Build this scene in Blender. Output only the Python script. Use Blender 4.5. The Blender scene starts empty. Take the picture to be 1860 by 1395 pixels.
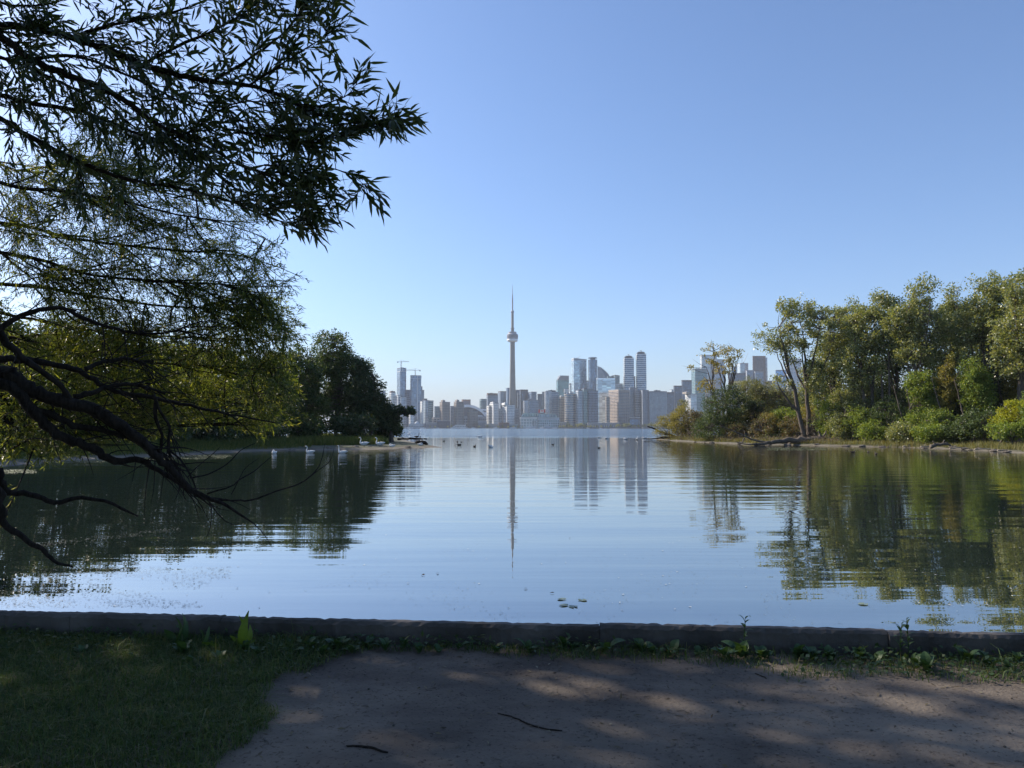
import bpy, math, random
import numpy as np
from mathutils import Vector, Matrix
R = math.radians
C = bpy.context.scene.collection
scene = bpy.context.scene

# ------------------------------------------------------------------ camera
F = 1397.0                      # focal length in photo pixels (photo is 1860 x 1395)
PITCH = math.atan((777 - 697.5) / F)
CAMZ = 2.05
cam = bpy.data.cameras.new('camera'); camo = bpy.data.objects.new('camera', cam); C.objects.link(camo)
cam.sensor_width = 36.0; cam.sensor_fit = 'HORIZONTAL'; cam.lens = F / 1860 * 36.0
cam.clip_start = 0.05; cam.clip_end = 60000
camo.location = (0, 0, CAMZ); camo.rotation_euler = (math.pi / 2 + PITCH, 0, 0)
scene.camera = camo

# ------------------------------------------------------------------ sky, sun, exposure
SUN_AZ, SUN_EL = -60.0, 33.0    # azimuth from the view direction (+Y), clockwise; elevation
w = bpy.data.worlds.new('World'); scene.world = w; w.use_nodes = True
nt = w.node_tree; nt.nodes.clear()
sky = nt.nodes.new('ShaderNodeTexSky'); sky.sky_type = 'NISHITA'; sky.sun_disc = False
sky.sun_elevation = R(SUN_EL); sky.sun_rotation = R(SUN_AZ)
sky.air_density = 0.9; sky.dust_density = 1.2; sky.ozone_density = 7.0; sky.altitude = 0
bg = nt.nodes.new('ShaderNodeBackground'); wo = nt.nodes.new('ShaderNodeOutputWorld')
bg.inputs['Strength'].default_value = 0.13
nt.links.new(sky.outputs[0], bg.inputs[0]); nt.links.new(bg.outputs[0], wo.inputs[0])
sun = bpy.data.lights.new('sun', 'SUN'); suno = bpy.data.objects.new('sun', sun); C.objects.link(suno)
sun.energy = 5.0; sun.angle = R(0.5); sun.color = (1.0, 0.88, 0.73)
sv = Vector((math.sin(R(SUN_AZ)) * math.cos(R(SUN_EL)), math.cos(R(SUN_AZ)) * math.cos(R(SUN_EL)), math.sin(R(SUN_EL))))
suno.rotation_euler = sv.to_track_quat('Z', 'Y').to_euler()
vs = scene.view_settings
vs.view_transform = 'Standard'; vs.look = 'None'; vs.gamma = 1; vs.exposure = 0.62; vs.use_curve_mapping = False
cy = scene.cycles
cy.max_bounces = 6; cy.diffuse_bounces = 2; cy.glossy_bounces = 3; cy.transmission_bounces = 3
cy.transparent_max_bounces = 8; cy.volume_bounces = 0
cy.caustics_reflective = False; cy.caustics_refractive = False

# ------------------------------------------------------------------ helpers
def P(px, py, Y):
    """world point seen at photo pixel px, py at forward distance Y"""
    xc = (px - 930) / F; yc = -(py - 697.5) / F
    fwd = math.cos(PITCH) - yc * math.sin(PITCH); up = yc * math.cos(PITCH) + math.sin(PITCH)
    t = Y / fwd
    return Vector((xc * t, Y, CAMZ + up * t))
def G(px, py, z=0.0):
    """point of the horizontal plane z seen at a pixel"""
    xc = (px - 930) / F; yc = -(py - 697.5) / F
    fwd = math.cos(PITCH) - yc * math.sin(PITCH); up = yc * math.cos(PITCH) + math.sin(PITCH)
    t = (z - CAMZ) / up
    return Vector((xc * t, fwd * t, z))
def PIX(v):
    dx, dy, dz = v[0], v[1], v[2] - CAMZ
    f = dy * math.cos(PITCH) + dz * math.sin(PITCH); u = dz * math.cos(PITCH) - dy * math.sin(PITCH)
    return 930 + F * dx / f, 697.5 - F * u / f

def setp(o, label=None, cat=None, group=None, kind=None):
    if label: o['label'] = label
    if cat: o['category'] = cat
    if group: o['group'] = group
    if kind: o['kind'] = kind
    return o
def empty(name, loc, label, cat, group=None, rz=0.0):
    o = bpy.data.objects.new(name, None); C.objects.link(o); o.empty_display_size = 0.1
    o.location = loc; o.rotation_euler = (0, 0, rz)
    return setp(o, label, cat, group)
def mesh_np(name, V, faces_list):
    """faces_list: list of int arrays (n,k)"""
    me = bpy.data.meshes.new(name)
    V = np.asarray(V, dtype=np.float32)
    me.vertices.add(len(V)); me.vertices.foreach_set('co', V.ravel())
    idx = np.concatenate([f.ravel() for f in faces_list]).astype(np.int32)
    tot = np.concatenate([np.full(len(f), f.shape[1], np.int32) for f in faces_list])
    start = np.zeros(len(tot), np.int32); start[1:] = np.cumsum(tot)[:-1]
    me.loops.add(len(idx)); me.loops.foreach_set('vertex_index', idx)
    me.polygons.add(len(tot)); me.polygons.foreach_set('loop_start', start)
    try: me.polygons.foreach_set('loop_total', tot)
    except Exception: pass
    me.update(calc_edges=True); me.validate()
    return me
def smooth(me):
    me.polygons.foreach_set('use_smooth', np.ones(len(me.polygons), bool))
class MB:
    """collects shapes; build() links them as one mesh object"""
    def __init__(s): s.v = []; s.f = []; s.big = []
    def add(s, verts, faces):
        n = len(s.v); s.v.extend([tuple(v) for v in verts]); s.f.extend([tuple(i + n for i in f) for f in faces])
    def quad(s, a, b, c, d): s.add([a, b, c, d], [(0, 1, 2, 3)])
    def box(s, x0, x1, y0, y1, z0, z1):
        s.add([(x0,y0,z0),(x1,y0,z0),(x1,y1,z0),(x0,y1,z0),(x0,y0,z1),(x1,y0,z1),(x1,y1,z1),(x0,y1,z1)],
              [(0,3,2,1),(4,5,6,7),(0,1,5,4),(1,2,6,5),(2,3,7,6),(3,0,4,7)])
    def prism(s, poly, z0, z1):
        n = len(poly)
        s.add([(x,y,z0) for x,y in poly] + [(x,y,z1) for x,y in poly],
              [tuple(range(n))[::-1], tuple(range(n, 2*n))] + [(i,(i+1)%n,n+(i+1)%n,n+i) for i in range(n)])
    def prism_y(s, poly, y0, y1):      # outline in x,z extruded along y
        n = len(poly)
        s.add([(x,y0,z) for x,z in poly] + [(x,y1,z) for x,z in poly],
              [tuple(range(n)), tuple(range(n, 2*n))[::-1]] + [(i,n+i,n+(i+1)%n,(i+1)%n) for i in range(n)])
    def lathe(s, prof, cx=0, cy=0, n=20, a0=0.0, a1=2*math.pi, cap=True):
        full = abs(a1 - a0 - 2*math.pi) < 1e-6; m = n if full else n + 1
        vs_ = []
        for r, z in prof:
            for i in range(m):
                a = a0 + (a1 - a0) * i / n
                vs_.append((cx + r*math.cos(a), cy + r*math.sin(a), z))
        fs = []
        for j in range(len(prof) - 1):
            for i in range(n):
                k = (i + 1) % m
                fs.append((j*m+i, j*m+k, (j+1)*m+k, (j+1)*m+i))
        if cap and full:
            fs.append(tuple(range(m))[::-1]); fs.append(tuple((len(prof)-1)*m + i for i in range(m)))
        s.add(vs_, fs)
    def tube(s, pts, rad, n=6, flat=1.0):
        pts = [Vector(p) for p in pts]; k = len(pts)
        if not hasattr(rad, '__len__'): rad = [rad]*k
        t = (pts[1]-pts[0]).normalized()
        ref = Vector((0,0,1)) if abs(t.z) < 0.9 else Vector((1,0,0))
        a = t.cross(ref).normalized()
        vs_ = []; fs = []
        for i, p in enumerate(pts):
            tt = (pts[min(i+1,k-1)] - pts[max(i-1,0)])
            tt = tt.normalized() if tt.length > 1e-9 else t
            a = (a - tt * a.dot(tt)); a = a.normalized() if a.length > 1e-6 else tt.orthogonal().normalized()
            b = tt.cross(a)
            for j in range(n):
                an = 2*math.pi*j/n
                vs_.append(p + a*(math.cos(an)*rad[i]) + b*(math.sin(an)*rad[i]*flat))
        for i in range(k-1):
            for j in range(n):
                j2 = (j+1) % n
                fs.append((i*n+j, i*n+j2, (i+1)*n+j2, (i+1)*n+j))
        fs.append(tuple(range(n))[::-1]); fs.append(tuple((k-1)*n+j for j in range(n)))
        s.add(vs_, fs)
    def mesh(s, name, org=(0,0,0), sm=False):
        me = bpy.data.meshes.new(name)
        V = np.array(s.v, dtype=np.float64).reshape(-1,3) - np.array(org)
        me.from_pydata(V.tolist(), [], s.f); me.update()
        if sm: smooth(me)
        return me
    def build(s, name, mat, parent=None, org=None, sm=False, **kw):
        if org is None: org = worldloc(parent) if parent else (0,0,0)
        me = s.mesh(name, org, sm); me.materials.append(mat)
        return link(name, me, parent, None if parent else org, **kw)
def worldloc(o):
    v = Vector((0,0,0))
    while o is not None: v = v + o.location; o = o.parent
    return v
def link(name, me, parent=None, loc=None, label=None, cat=None, group=None, kind=None):
    o = bpy.data.objects.new(name, me); C.objects.link(o)
    if parent: o.parent = parent
    if loc is not None: o.location = loc
    return setp(o, label, cat, group, kind)
def kids(o): return [c for c in list(C.objects) if c.parent == o]
def copy_tree(o, loc, rz=0.0, sc=1.0, label=None, group=None):
    r = o.copy(); C.objects.link(r); r.location = loc; r.rotation_euler = (0,0,rz); r.scale = (sc,sc,sc)
    for c in CH.get(o.name, []):
        d = c.copy(); C.objects.link(d); d.parent = r
        for e in CH.get(c.name, []):
            g = e.copy(); C.objects.link(g); g.parent = d
    if label: r['label'] = label
    if group: r['group'] = group
    return r
CH = {}
def note_children(o):
    CH[o.name] = [c for c in bpy.data.objects if c.parent == o]
    for c in CH[o.name]: CH[c.name] = [e for e in bpy.data.objects if e.parent == c]

# ------------------------------------------------------------------ materials
def newmat(name):
    m = bpy.data.materials.new(name); m.use_nodes = True
    t = m.node_tree; b = t.nodes['Principled BSDF']
    return m, t, b
def N(t, typ, **kw):
    n = t.nodes.new(typ)
    for k, v in kw.items():
        if k in n.inputs.keys() if isinstance(k, str) else False: n.inputs[k].default_value = v
        else: setattr(n, k, v)
    return n
def rgba(c): return (c[0], c[1], c[2], 1)
def ramp(t, fac, stops):
    r = t.nodes.new('ShaderNodeValToRGB'); e = r.color_ramp.elements
    while len(e) < len(stops): e.new(0.5)
    for el, (p, c) in zip(e, stops): el.position = p; el.color = rgba(c) if len(c) == 3 else c
    t.links.new(fac, r.inputs[0]); return r.outputs[0]
_pc = {}
def plain(name, col, rough=0.8, var=0.12, scale=0.5, metal=0.0, spec=0.3, bump=0.0):
    """base colour with a little noise and wear"""
    if name in _pc: return _pc[name]
    m, t, b = newmat(name)
    tc = N(t, 'ShaderNodeTexCoord'); nz = N(t, 'ShaderNodeTexNoise'); nz.inputs['Scale'].default_value = scale; nz.inputs['Detail'].default_value = 5
    t.links.new(tc.outputs['Object'], nz.inputs['Vector'])
    c0 = [max(0, c*(1-2*var)) for c in col]; c1 = [min(1, c*(1+2*var)) for c in col]
    t.links.new(ramp(t, nz.outputs[0], [(0.3, c0), (0.7, c1)]), b.inputs['Base Color'])
    b.inputs['Roughness'].default_value = rough; b.inputs['Metallic'].default_value = metal
    b.inputs['Specular IOR Level'].default_value = spec
    if bump:
        bp = N(t, 'ShaderNodeBump'); bp.inputs['Distance'].default_value = bump; bp.inputs['Strength'].default_value = 1
        nz2 = N(t, 'ShaderNodeTexNoise'); nz2.inputs['Scale'].default_value = scale*6; nz2.inputs['Detail'].default_value = 6
        t.links.new(tc.outputs['Object'], nz2.inputs['Vector'])
        t.links.new(nz2.outputs[0], bp.inputs['Height']); t.links.new(bp.outputs[0], b.inputs['Normal'])
    _pc[name] = m; return m
def glassmat(name, col, rough=0.12, metal=0.55):
    """coated window glass: each pane gets its own tint"""
    if name in _pc: return _pc[name]
    m, t, b = newmat(name)
    ge = N(t, 'ShaderNodeNewGeometry')
    t.links.new(ramp(t, ge.outputs['Random Per Island'], [(0.0, [c*0.55 for c in col]), (0.45, col), (0.85, [c*1.25 for c in col]), (1.0, [min(1, c*1.9+0.06) for c in col])]), b.inputs['Base Color'])
    b.inputs['Roughness'].default_value = rough; b.inputs['Metallic'].default_value = metal
    _pc[name] = m; return m
def leafmat(name, cols, trans=0.4, rough=0.5, spec=0.35):
    """foliage: each leaf picks its colour from the list, thin enough to let light through"""
    if name in _pc: return _pc[name]
    m, t, b = newmat(name)
    ge = N(t, 'ShaderNodeNewGeometry')
    k = len(cols); col = ramp(t, ge.outputs['Random Per Island'], [(i/max(1,k-1), c) for i, c in enumerate(cols)])
    t.links.new(col, b.inputs['Base Color']); b.inputs['Roughness'].default_value = rough
    b.inputs['Specular IOR Level'].default_value = spec
    tr = N(t, 'ShaderNodeBsdfTranslucent'); mx = N(t, 'ShaderNodeMixShader'); mx.inputs[0].default_value = trans
    hs = N(t, 'ShaderNodeMixRGB'); hs.blend_type = 'MULTIPLY'; hs.inputs[0].default_value = 1
    hs.inputs[2].default_value = (1.75, 1.55, 0.55, 1); t.links.new(col, hs.inputs[1]); t.links.new(hs.outputs[0], tr.inputs[0])
    out = t.nodes['Material Output']
    t.links.new(b.outputs[0], mx.inputs[1]); t.links.new(tr.outputs[0], mx.inputs[2]); t.links.new(mx.outputs[0], out.inputs[0])
    _pc[name] = m; return m
# ------------------------------------------------------------------ water
def water_mat():
    m, t, b = newmat('water')
    tc = N(t, 'ShaderNodeTexCoord'); sep = N(t, 'ShaderNodeSeparateXYZ'); t.links.new(tc.outputs['Object'], sep.inputs[0])
    b.inputs['Base Color'].default_value = (0.016, 0.027, 0.024, 1)
    b.inputs['IOR'].default_value = 2.0; b.inputs['Specular IOR Level'].default_value = 0.5
    # open harbour beyond the sheltered lagoon is ruffled
    def mapr(sock, a, c, lo, hi):
        r = N(t, 'ShaderNodeMapRange'); r.inputs['From Min'].default_value = a; r.inputs['From Max'].default_value = c
        r.inputs['To Min'].default_value = lo; r.inputs['To Max'].default_value = hi; t.links.new(sock, r.inputs[0]); return r.outputs[0]
    def noise(sx, sy, detail, off=0.0, dist=0.0):
        mp = N(t, 'ShaderNodeMapping'); mp.inputs['Scale'].default_value = (sx, sy, 1); mp.inputs['Location'].default_value = (off, off*1.7, 0)
        mp.inputs['Rotation'].default_value = (0, 0, 0.03)
        t.links.new(tc.outputs['Object'], mp.inputs[0]); n = N(t, 'ShaderNodeTexNoise'); n.inputs['Scale'].default_value = 1; n.inputs['Detail'].default_value = detail
        n.inputs['Distortion'].default_value = dist
        t.links.new(mp.outputs[0], n.inputs['Vector']); return n.outputs[0]
    def math_(op, a, b_):
        n = N(t, 'ShaderNodeMath'); n.operation = op
        for i, v in enumerate((a, b_)):
            if isinstance(v, (int, float)): n.inputs[i].default_value = v
            else: t.links.new(v, n.inputs[i])
        return n.outputs[0]
    far = mapr(sep.outputs['Y'], 150, 215, 0.0, 1.0)
    swell = noise(0.045, 0.55, 1.0, 3)           # long low ripples
    rip = noise(0.22, 1.9, 2.0, 11)              # broken ripples
    mid = mapr(sep.outputs['Y'], 10, 40, 0.20, 1.0)
    fine = noise(5.0, 9.0, 2.0, 5)
    chop = noise(0.9, 1.8, 3.0, 7)
    h = math_('ADD', math_('MULTIPLY', swell, 0.018), math_('MULTIPLY', math_('MULTIPLY', rip, mid), 0.016))
    h = math_('ADD', h, math_('MULTIPLY', fine, 0.00010))
    h = math_('ADD', h, math_('MULTIPLY', math_('MULTIPLY', chop, far), 0.40))
    bp = N(t, 'ShaderNodeBump'); bp.inputs['Distance'].default_value = 1.0; bp.inputs['Strength'].default_value = 1.0
    t.links.new(h, bp.inputs['Height']); t.links.new(bp.outputs[0], b.inputs['Normal'])
    patch = noise(0.10, 0.5, 3.0, 23)
    ro = math_('ADD', mapr(patch, 0.35, 0.7, 0.0, 0.012), math_('MULTIPLY', far, 0.12))
    t.links.new(ro, b.inputs['Roughness'])
    # mirror share mixed in to brighten reflections on the near water
    gl = N(t, 'ShaderNodeBsdfGlossy'); gl.inputs['Color'].default_value = (1.0, 0.98, 0.94, 1); t.links.new(ro, gl.inputs['Roughness']); t.links.new(bp.outputs[0], gl.inputs['Normal'])
    mx = N(t, 'ShaderNodeMixShader'); t.links.new(math_('SUBTRACT', 0.30, math_('MULTIPLY', far, 0.22)), mx.inputs[0])
    t.links.new(b.outputs[0], mx.inputs[1]); t.links.new(gl.outputs[0], mx.inputs[2]); t.links.new(mx.outputs[0], t.nodes['Material Output'].inputs[0])
    return m
mb = MB(); mb.quad((-30000, -300, 0), (30000, -300, 0), (30000, 45000, 0), (-30000, 45000, 0))
mb.build('water', water_mat(), kind='structure')

# ------------------------------------------------------------------ foreground ground
WALL_A = Vector((-3.80, 5.79)); WALL_B = Vector((3.375, 5.15))      # far top edge of the sea wall
wdir = (WALL_B - WALL_A).normalized(); wnor = Vector((-wdir.y, wdir.x))   # points to the water
GZ = 0.56
def wall_pt(s, off): p = WALL_A + wdir * s + wnor * off; return p
def vnoise(x, y, seed=0):
    """smooth value noise, numpy"""
    rs = np.random.RandomState(seed); T = rs.rand(256, 256)
    xi = np.floor(x).astype(int); yi = np.floor(y).astype(int); fx = x - xi; fy = y - yi
    fx = fx*fx*(3-2*fx); fy = fy*fy*(3-2*fy)
    a = T[xi % 256, yi % 256]; b = T[(xi+1) % 256, yi % 256]; c = T[xi % 256, (yi+1) % 256]; d = T[(xi+1) % 256, (yi+1) % 256]
    return (a*(1-fx)+b*fx)*(1-fy) + (c*(1-fx)+d*fx)*fy
def ground_h(x, y):
    return GZ + 0.030*(vnoise(x*0.9+50, y*0.9+50, 1)-0.5) + 0.020*(vnoise(x*3.1+50, y*3.1+50, 2)-0.5) + 0.010*(vnoise(x*9+50, y*9+50, 3)-0.5)
def dirt_edge(px, py):
    """0 on grass, 1 on bare dirt, from ground position"""
    pass
# boundary of the bare dirt, traced on the ground
DIRT = [G(*p, GZ) for p in ((345,1420),(400,1360),(470,1325),(490,1295),(468,1262),(520,1225),(640,1195),(800,1186),(900,1192),(1050,1198),(1180,1207),(1300,1212),(1400,1222),(1500,1228),(1640,1232),(1760,1240),(1900,1250),(2400,1290))]
DIRT = [(p.x, p.y) for p in DIRT] + [(9, 3.9), (20, 3), (20, -12), (-1.5, -12), (-1.9, 0), (-1.75, 2.6)]
DP = np.array(DIRT)
def inside_sd(x, y, poly):
    """signed distance to polygon, positive inside"""
    x = np.asarray(x, float); y = np.asarray(y, float)
    d = np.full(x.shape, 1e9); ins = np.zeros(x.shape, bool); n = len(poly)
    for i in range(n):
        x0, y0 = poly[i]; x1, y1 = poly[(i+1) % n]
        ex, ey = x1-x0, y1-y0; tt = np.clip(((x-x0)*ex+(y-y0)*ey)/(ex*ex+ey*ey+1e-12), 0, 1)
        d = np.minimum(d, np.hypot(x-(x0+tt*ex), y-(y0+tt*ey)))
        c = ((y0 > y) != (y1 > y)) & (x < (x1-x0)*(y-y0)/((y1-y0) if y1 != y0 else 1e-12)+x0)
        ins ^= c
    return np.where(ins, d, -d)
def grid_mesh(name, xs, ys, hf):
    X, Y = np.meshgrid(xs, ys); Z = hf(X, Y); nx, ny = len(xs), len(ys)
    V = np.stack([X.ravel(), Y.ravel(), Z.ravel()], 1)
    i = np.arange(nx-1)[None,:] + np.arange(ny-1)[:,None]*nx; i = i.ravel()
    me = mesh_np(name, V, [np.stack([i, i+1, i+nx+1, i+nx], 1)]); smooth(me); return me
def dirt_mat():
    m, t, b = newmat('dirt')
    tc = N(t, 'ShaderNodeTexCoord')
    def noise(s, d, stretch=(1,1,1)):
        mp = N(t, 'ShaderNodeMapping'); mp.inputs['Scale'].default_value = stretch; t.links.new(tc.outputs['Object'], mp.inputs[0])
        n = N(t, 'ShaderNodeTexNoise'); n.inputs['Scale'].default_value = s; n.inputs['Detail'].default_value = d; n.inputs['Roughness'].default_value = 0.65
        t.links.new(mp.outputs[0], n.inputs['Vector']); return n.outputs[0]
    base = ramp(t, noise(0.8, 8), [(0.3, (0.125, 0.108, 0.090)), (0.5, (0.195, 0.168, 0.138)), (0.72, (0.30, 0.255, 0.20))])
    pud = ramp(t, noise(0.55, 4, (0.7, 1.6, 1)), [(0.38, (0.55, 0.53, 0.54)), (0.5, (0.85, 0.84, 0.84)), (0.62, (1.1, 1.08, 1.05))])   # damp hollows
    speck = ramp(t, noise(42, 3), [(0.33, (0.45, 0.42, 0.4)), (0.43, (1, 1, 1)), (0.68, (1, 1, 1)), (0.76, (1.5, 1.45, 1.35))])
    def mul(a, c):
        x = N(t, 'ShaderNodeMixRGB'); x.blend_type = 'MULTIPLY'; x.inputs[0].default_value = 1; t.links.new(a, x.inputs[1]); t.links.new(c, x.inputs[2]); return x.outputs[0]
    t.links.new(mul(mul(base, pud), speck), b.inputs['Base Color'])
    b.inputs['Roughness'].default_value = 0.92; b.inputs['Specular IOR Level'].default_value = 0.2
    bp = N(t, 'ShaderNodeBump'); bp.inputs['Distance'].default_value = 0.012; bp.inputs['Strength'].default_value = 0.9
    ad = N(t, 'ShaderNodeMath'); ad.operation = 'ADD'; t.links.new(noise(9, 8), ad.inputs[0]); t.links.new(noise(45, 5), ad.inputs[1])
    t.links.new(ad.outputs[0], bp.inputs['Height']); t.links.new(bp.outputs[0], b.inputs['Normal'])
    return m
M_dirt = dirt_mat()
# the ground follows the wall on its far side and runs on behind the camera
def ground_hf(X, Y): return ground_h(X, Y)
sx = np.arange(-14, 14.01, 0.07); sy = np.linspace(0, 1, 170)
nx, ny = len(sx), len(sy); V = np.zeros((nx*ny, 3)); 
for j, tt in enumerate(sy):
    yw = WALL_A.y - 0.05 + (sx - WALL_A.x) * wdir.y / wdir.x
    yy = -9 + (yw + 9) * (1 - (1-tt)**2.2)
    V[j*nx:(j+1)*nx, 0] = sx; V[j*nx:(j+1)*nx, 1] = yy
V[:, 2] = ground_h(V[:, 0], V[:, 1])
i = (np.arange(nx-1)[None,:] + np.arange(ny-1)[:,None]*nx).ravel()
me = mesh_np('ground', V, [np.stack([i, i+1, i+nx+1, i+nx], 1)]); smooth(me); me.materials.append(M_dirt)
link('ground', me, kind='structure')
mb = MB(); mb.box(-60, -13.9, -60, 6.0, -1, 0.53); mb.box(13.9, 60, -60, 4.0, -1, 0.53); mb.box(-13.9, 13.9, -60, -8.9, -1, 0.53)
mb.build('ground', plain('park_soil', (0.09, 0.10, 0.05), 0.95, 0.2, 0.6), kind='structure')

# ------------------------------------------------------------------ banks of the lagoon (islands left and right)
def bank_mat():
    m, t, b = newmat('bank_soil')
    tc = N(t, 'ShaderNodeTexCoord'); sep = N(t, 'ShaderNodeSeparateXYZ'); t.links.new(tc.outputs['Object'], sep.inputs[0])
    nz = N(t, 'ShaderNodeTexNoise'); nz.inputs['Scale'].default_value = 0.7; nz.inputs['Detail'].default_value = 8; t.links.new(tc.outputs['Object'], nz.inputs['Vector'])
    ad = N(t, 'ShaderNodeMath'); ad.operation = 'MULTIPLY_ADD'; ad.inputs[1].default_value = 0.35; t.links.new(nz.outputs[0], ad.inputs[0]); t.links.new(sep.outputs['Z'], ad.inputs[2])
    t.links.new(ramp(t, ad.outputs[0], [(0.0, (0.05, 0.042, 0.032)), (0.15, (0.075, 0.066, 0.050)), (0.21, (0.16, 0.14, 0.11)), (0.27, (0.10, 0.09, 0.06)), (0.36, (0.06, 0.066, 0.032))]), b.inputs['Base Color'])
    b.inputs['Roughness'].default_value = 0.9
    return m
M_bank = bank_mat()
LEFT = [(p.x, p.y) for p in (G(-60,852), G(60,842), G(150,836), G(240,832), G(330,828), G(400,823), G(480,819), G(560,817.5), G(620,817), G(700,816), G(745,814), G(790,812.8), G(806,812.2))]
LEFT = [(-9.8, 6.2), (-10.2, 9), (-12, 14), (-16, 21), (-23, 31)] + LEFT + [(G(780,808).x, G(780,808).y), (G(750,803).x, G(750,803).y), (G(738,800).x, G(738,800).y), (-19, 150), (-50, 175), (-150, 190), (-150, 6.2)]
RIGHT = [(p.x, p.y) for p in (G(1186,797.5), G(1215,800), G(1260,803), G(1310,805), G(1370,807.5), G(1430,808), G(1500,810), G(1620,812.5), G(1740,816), G(1800,819.5), G(1860,823), G(1960,829))] + [(46, 45), (60, 30), (150, 26), (150, 190), (60, 200), (40, 190)]
def bank_h(poly, top, wdt):
    def h(X, Y):
        sd = inside_sd(X, Y, poly) + 0.9*(vnoise(X*0.5+70, Y*0.5+70, 5)-0.5)
        z = np.where(sd < 0, sd*0.25, np.minimum(sd/wdt, 1.0)*top + np.clip(sd-wdt, 0, 30)*0.012)
        return np.maximum(z, -0.6) + 0.06*(vnoise(X*1.7+90, Y*1.7+90, 6)-0.5)*(sd > 0)
    return h
left_h = bank_h(LEFT, 0.26, 3.0); right_h = bank_h(RIGHT, 0.20, 1.0)
def uneven(a, b, n, c, p=2.0):
    return np.linspace(a, b, n)
me = grid_mesh('bank', np.arange(-150, -4, 0.75), np.arange(4, 192, 0.75), left_h); me.materials.append(M_bank); link('bank', me, kind='structure')
me = grid_mesh('bank', np.arange(18, 150, 0.75), np.arange(24, 200, 0.75), right_h); me.materials.append(M_bank); link('bank', me, kind='structure')

# far shore of the harbour, and the land the city stands on
mb = MB(); mb.box(-9000, 9000, 2480, 20000, -1, 1.6)
mb.build('far_shore', plain('shore_ground', (0.13, 0.13, 0.11), 0.9, 0.2, 0.01), kind='structure')

# ------------------------------------------------------------------ sea wall
M_conc = plain('old_concrete', (0.105, 0.097, 0.09), 0.9, 0.25, 2.2, bump=0.02)
wall = empty('sea_wall', (WALL_A.x, WALL_A.y, GZ), 'low weathered concrete sea wall along the water, running across the whole view', 'wall')
rnd = random.Random(4)
cuts = [-7.0, -3.3, -1.0, 0.62, 1.75, 4.42, 6.3, 9.2, 13.0]
for a, b_ in zip(cuts[:-1], cuts[1:]):
    top = 0.708 + rnd.uniform(-0.006, 0.010); off = rnd.uniform(-0.008, 0.008); th = 0.105
    if abs(a-4.42) < .01: top += 0.008
    # slab with rough top edges: strips along its length
    n = max(4, int((b_-a)/0.035)); m_ = MB(); vs_ = []; fs = []
    for k in range(n+1):
        s = a + 0.002 + (b_-a-0.004)*k/n
        j = lambda q=0.006: rnd.uniform(-q, q) - (abs(rnd.gauss(0, q*1.6)) if rnd.random() < .12 else 0)
        for (o2, z) in ((off-th+j(.004), 0.3), (off-th+j(.004), top-0.022+j()), (off-th+0.018+j(), top+j(.003)), (off-0.03+j(.004), top+j(.003)), (off+j(.008), top-0.012+j()), (off+0.004, -0.5)):
            p = wall_pt(s, o2); vs_.append((p.x, p.y, z))
    for k in range(n):
        for q in range(5):
            fs.append((k*6+q, (k+1)*6+q, (k+1)*6+q+1, k*6+q+1))
    fs.append(tuple(range(6))); fs.append(tuple(n*6+q for q in range(6))[::-1])
    m_.add(vs_, fs); m_.build('wall_segment', M_conc, wall)
    if b_ < 12:
        c0 = [wall_pt(b_-.01, -.09), wall_pt(b_+.01, -.09), wall_pt(b_+.01, -.012), wall_pt(b_-.01, -.012)]
        jm = MB(); jm.prism([(p.x, p.y) for p in c0], 0.3, 0.688); jm.build('joint', plain('joint_mortar', (.04,.037,.034), .95, .2, 4), wall)
# ------------------------------------------------------------------ the city across the harbour
glass_blue = glassmat('window_glass', (0.12, 0.20, 0.32))
glass_pale = glassmat('pale_window_glass', (0.36, 0.48, 0.60), 0.1)
glass_dark = glassmat('dark_window_glass', (0.04, 0.065, 0.12))
glass_teal = glassmat('teal_window_glass', (0.08, 0.19, 0.25))
glass_sky = glassmat('deep_blue_glass', (0.10, 0.26, 0.50))
W = {
 'beige': plain('beige_concrete', (0.37, 0.335, 0.295), 0.85, 0.08, 0.05),
 'tan': plain('tan_concrete', (0.315, 0.285, 0.265), 0.85, 0.08, 0.05),
 'peach': plain('peach_brick', (0.46, 0.385, 0.33), 0.85, 0.08, 0.05),
 'grey': plain('grey_cladding', (0.185, 0.215, 0.265), 0.8, 0.08, 0.05),
 'pale': plain('pale_cladding', (0.44, 0.50, 0.55), 0.7, 0.08, 0.05),
 'white': plain('white_concrete', (0.66, 0.67, 0.66), 0.7, 0.06, 0.05),
 'dark': plain('dark_cladding', (0.075, 0.085, 0.12), 0.6, 0.1, 0.05),
 'blue': plain('blue_cladding', (0.15, 0.215, 0.31), 0.5, 0.1, 0.05),
 'teal': plain('teal_cladding', (0.16, 0.24, 0.27), 0.5, 0.1, 0.05),
 'brown': plain('brown_cladding', (0.15, 0.105, 0.105), 0.7, 0.1, 0.05),
 'lilac': plain('violet_grey_concrete', (0.21, 0.245, 0.30), 0.8, 0.1, 0.05),
 'green': plain('green_glass_roof', (0.33, 0.45, 0.42), 0.4, 0.1, 0.05),
 'yellow': plain('yellow_netting', (0.62, 0.42, 0.08), 0.8, 0.1, 0.05),
 'red': plain('flag_red', (0.55, 0.02, 0.03), 0.7, 0.05, 0.05),
 'mirror': plain('mirror_cladding', (0.62, 0.70, 0.80), 0.12, 0.03, 0.02, metal=0.75),
}
GL = {'b': glass_blue, 'p': glass_pale, 'd': glass_dark, 't': glass_teal, 's': glass_sky}
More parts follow.
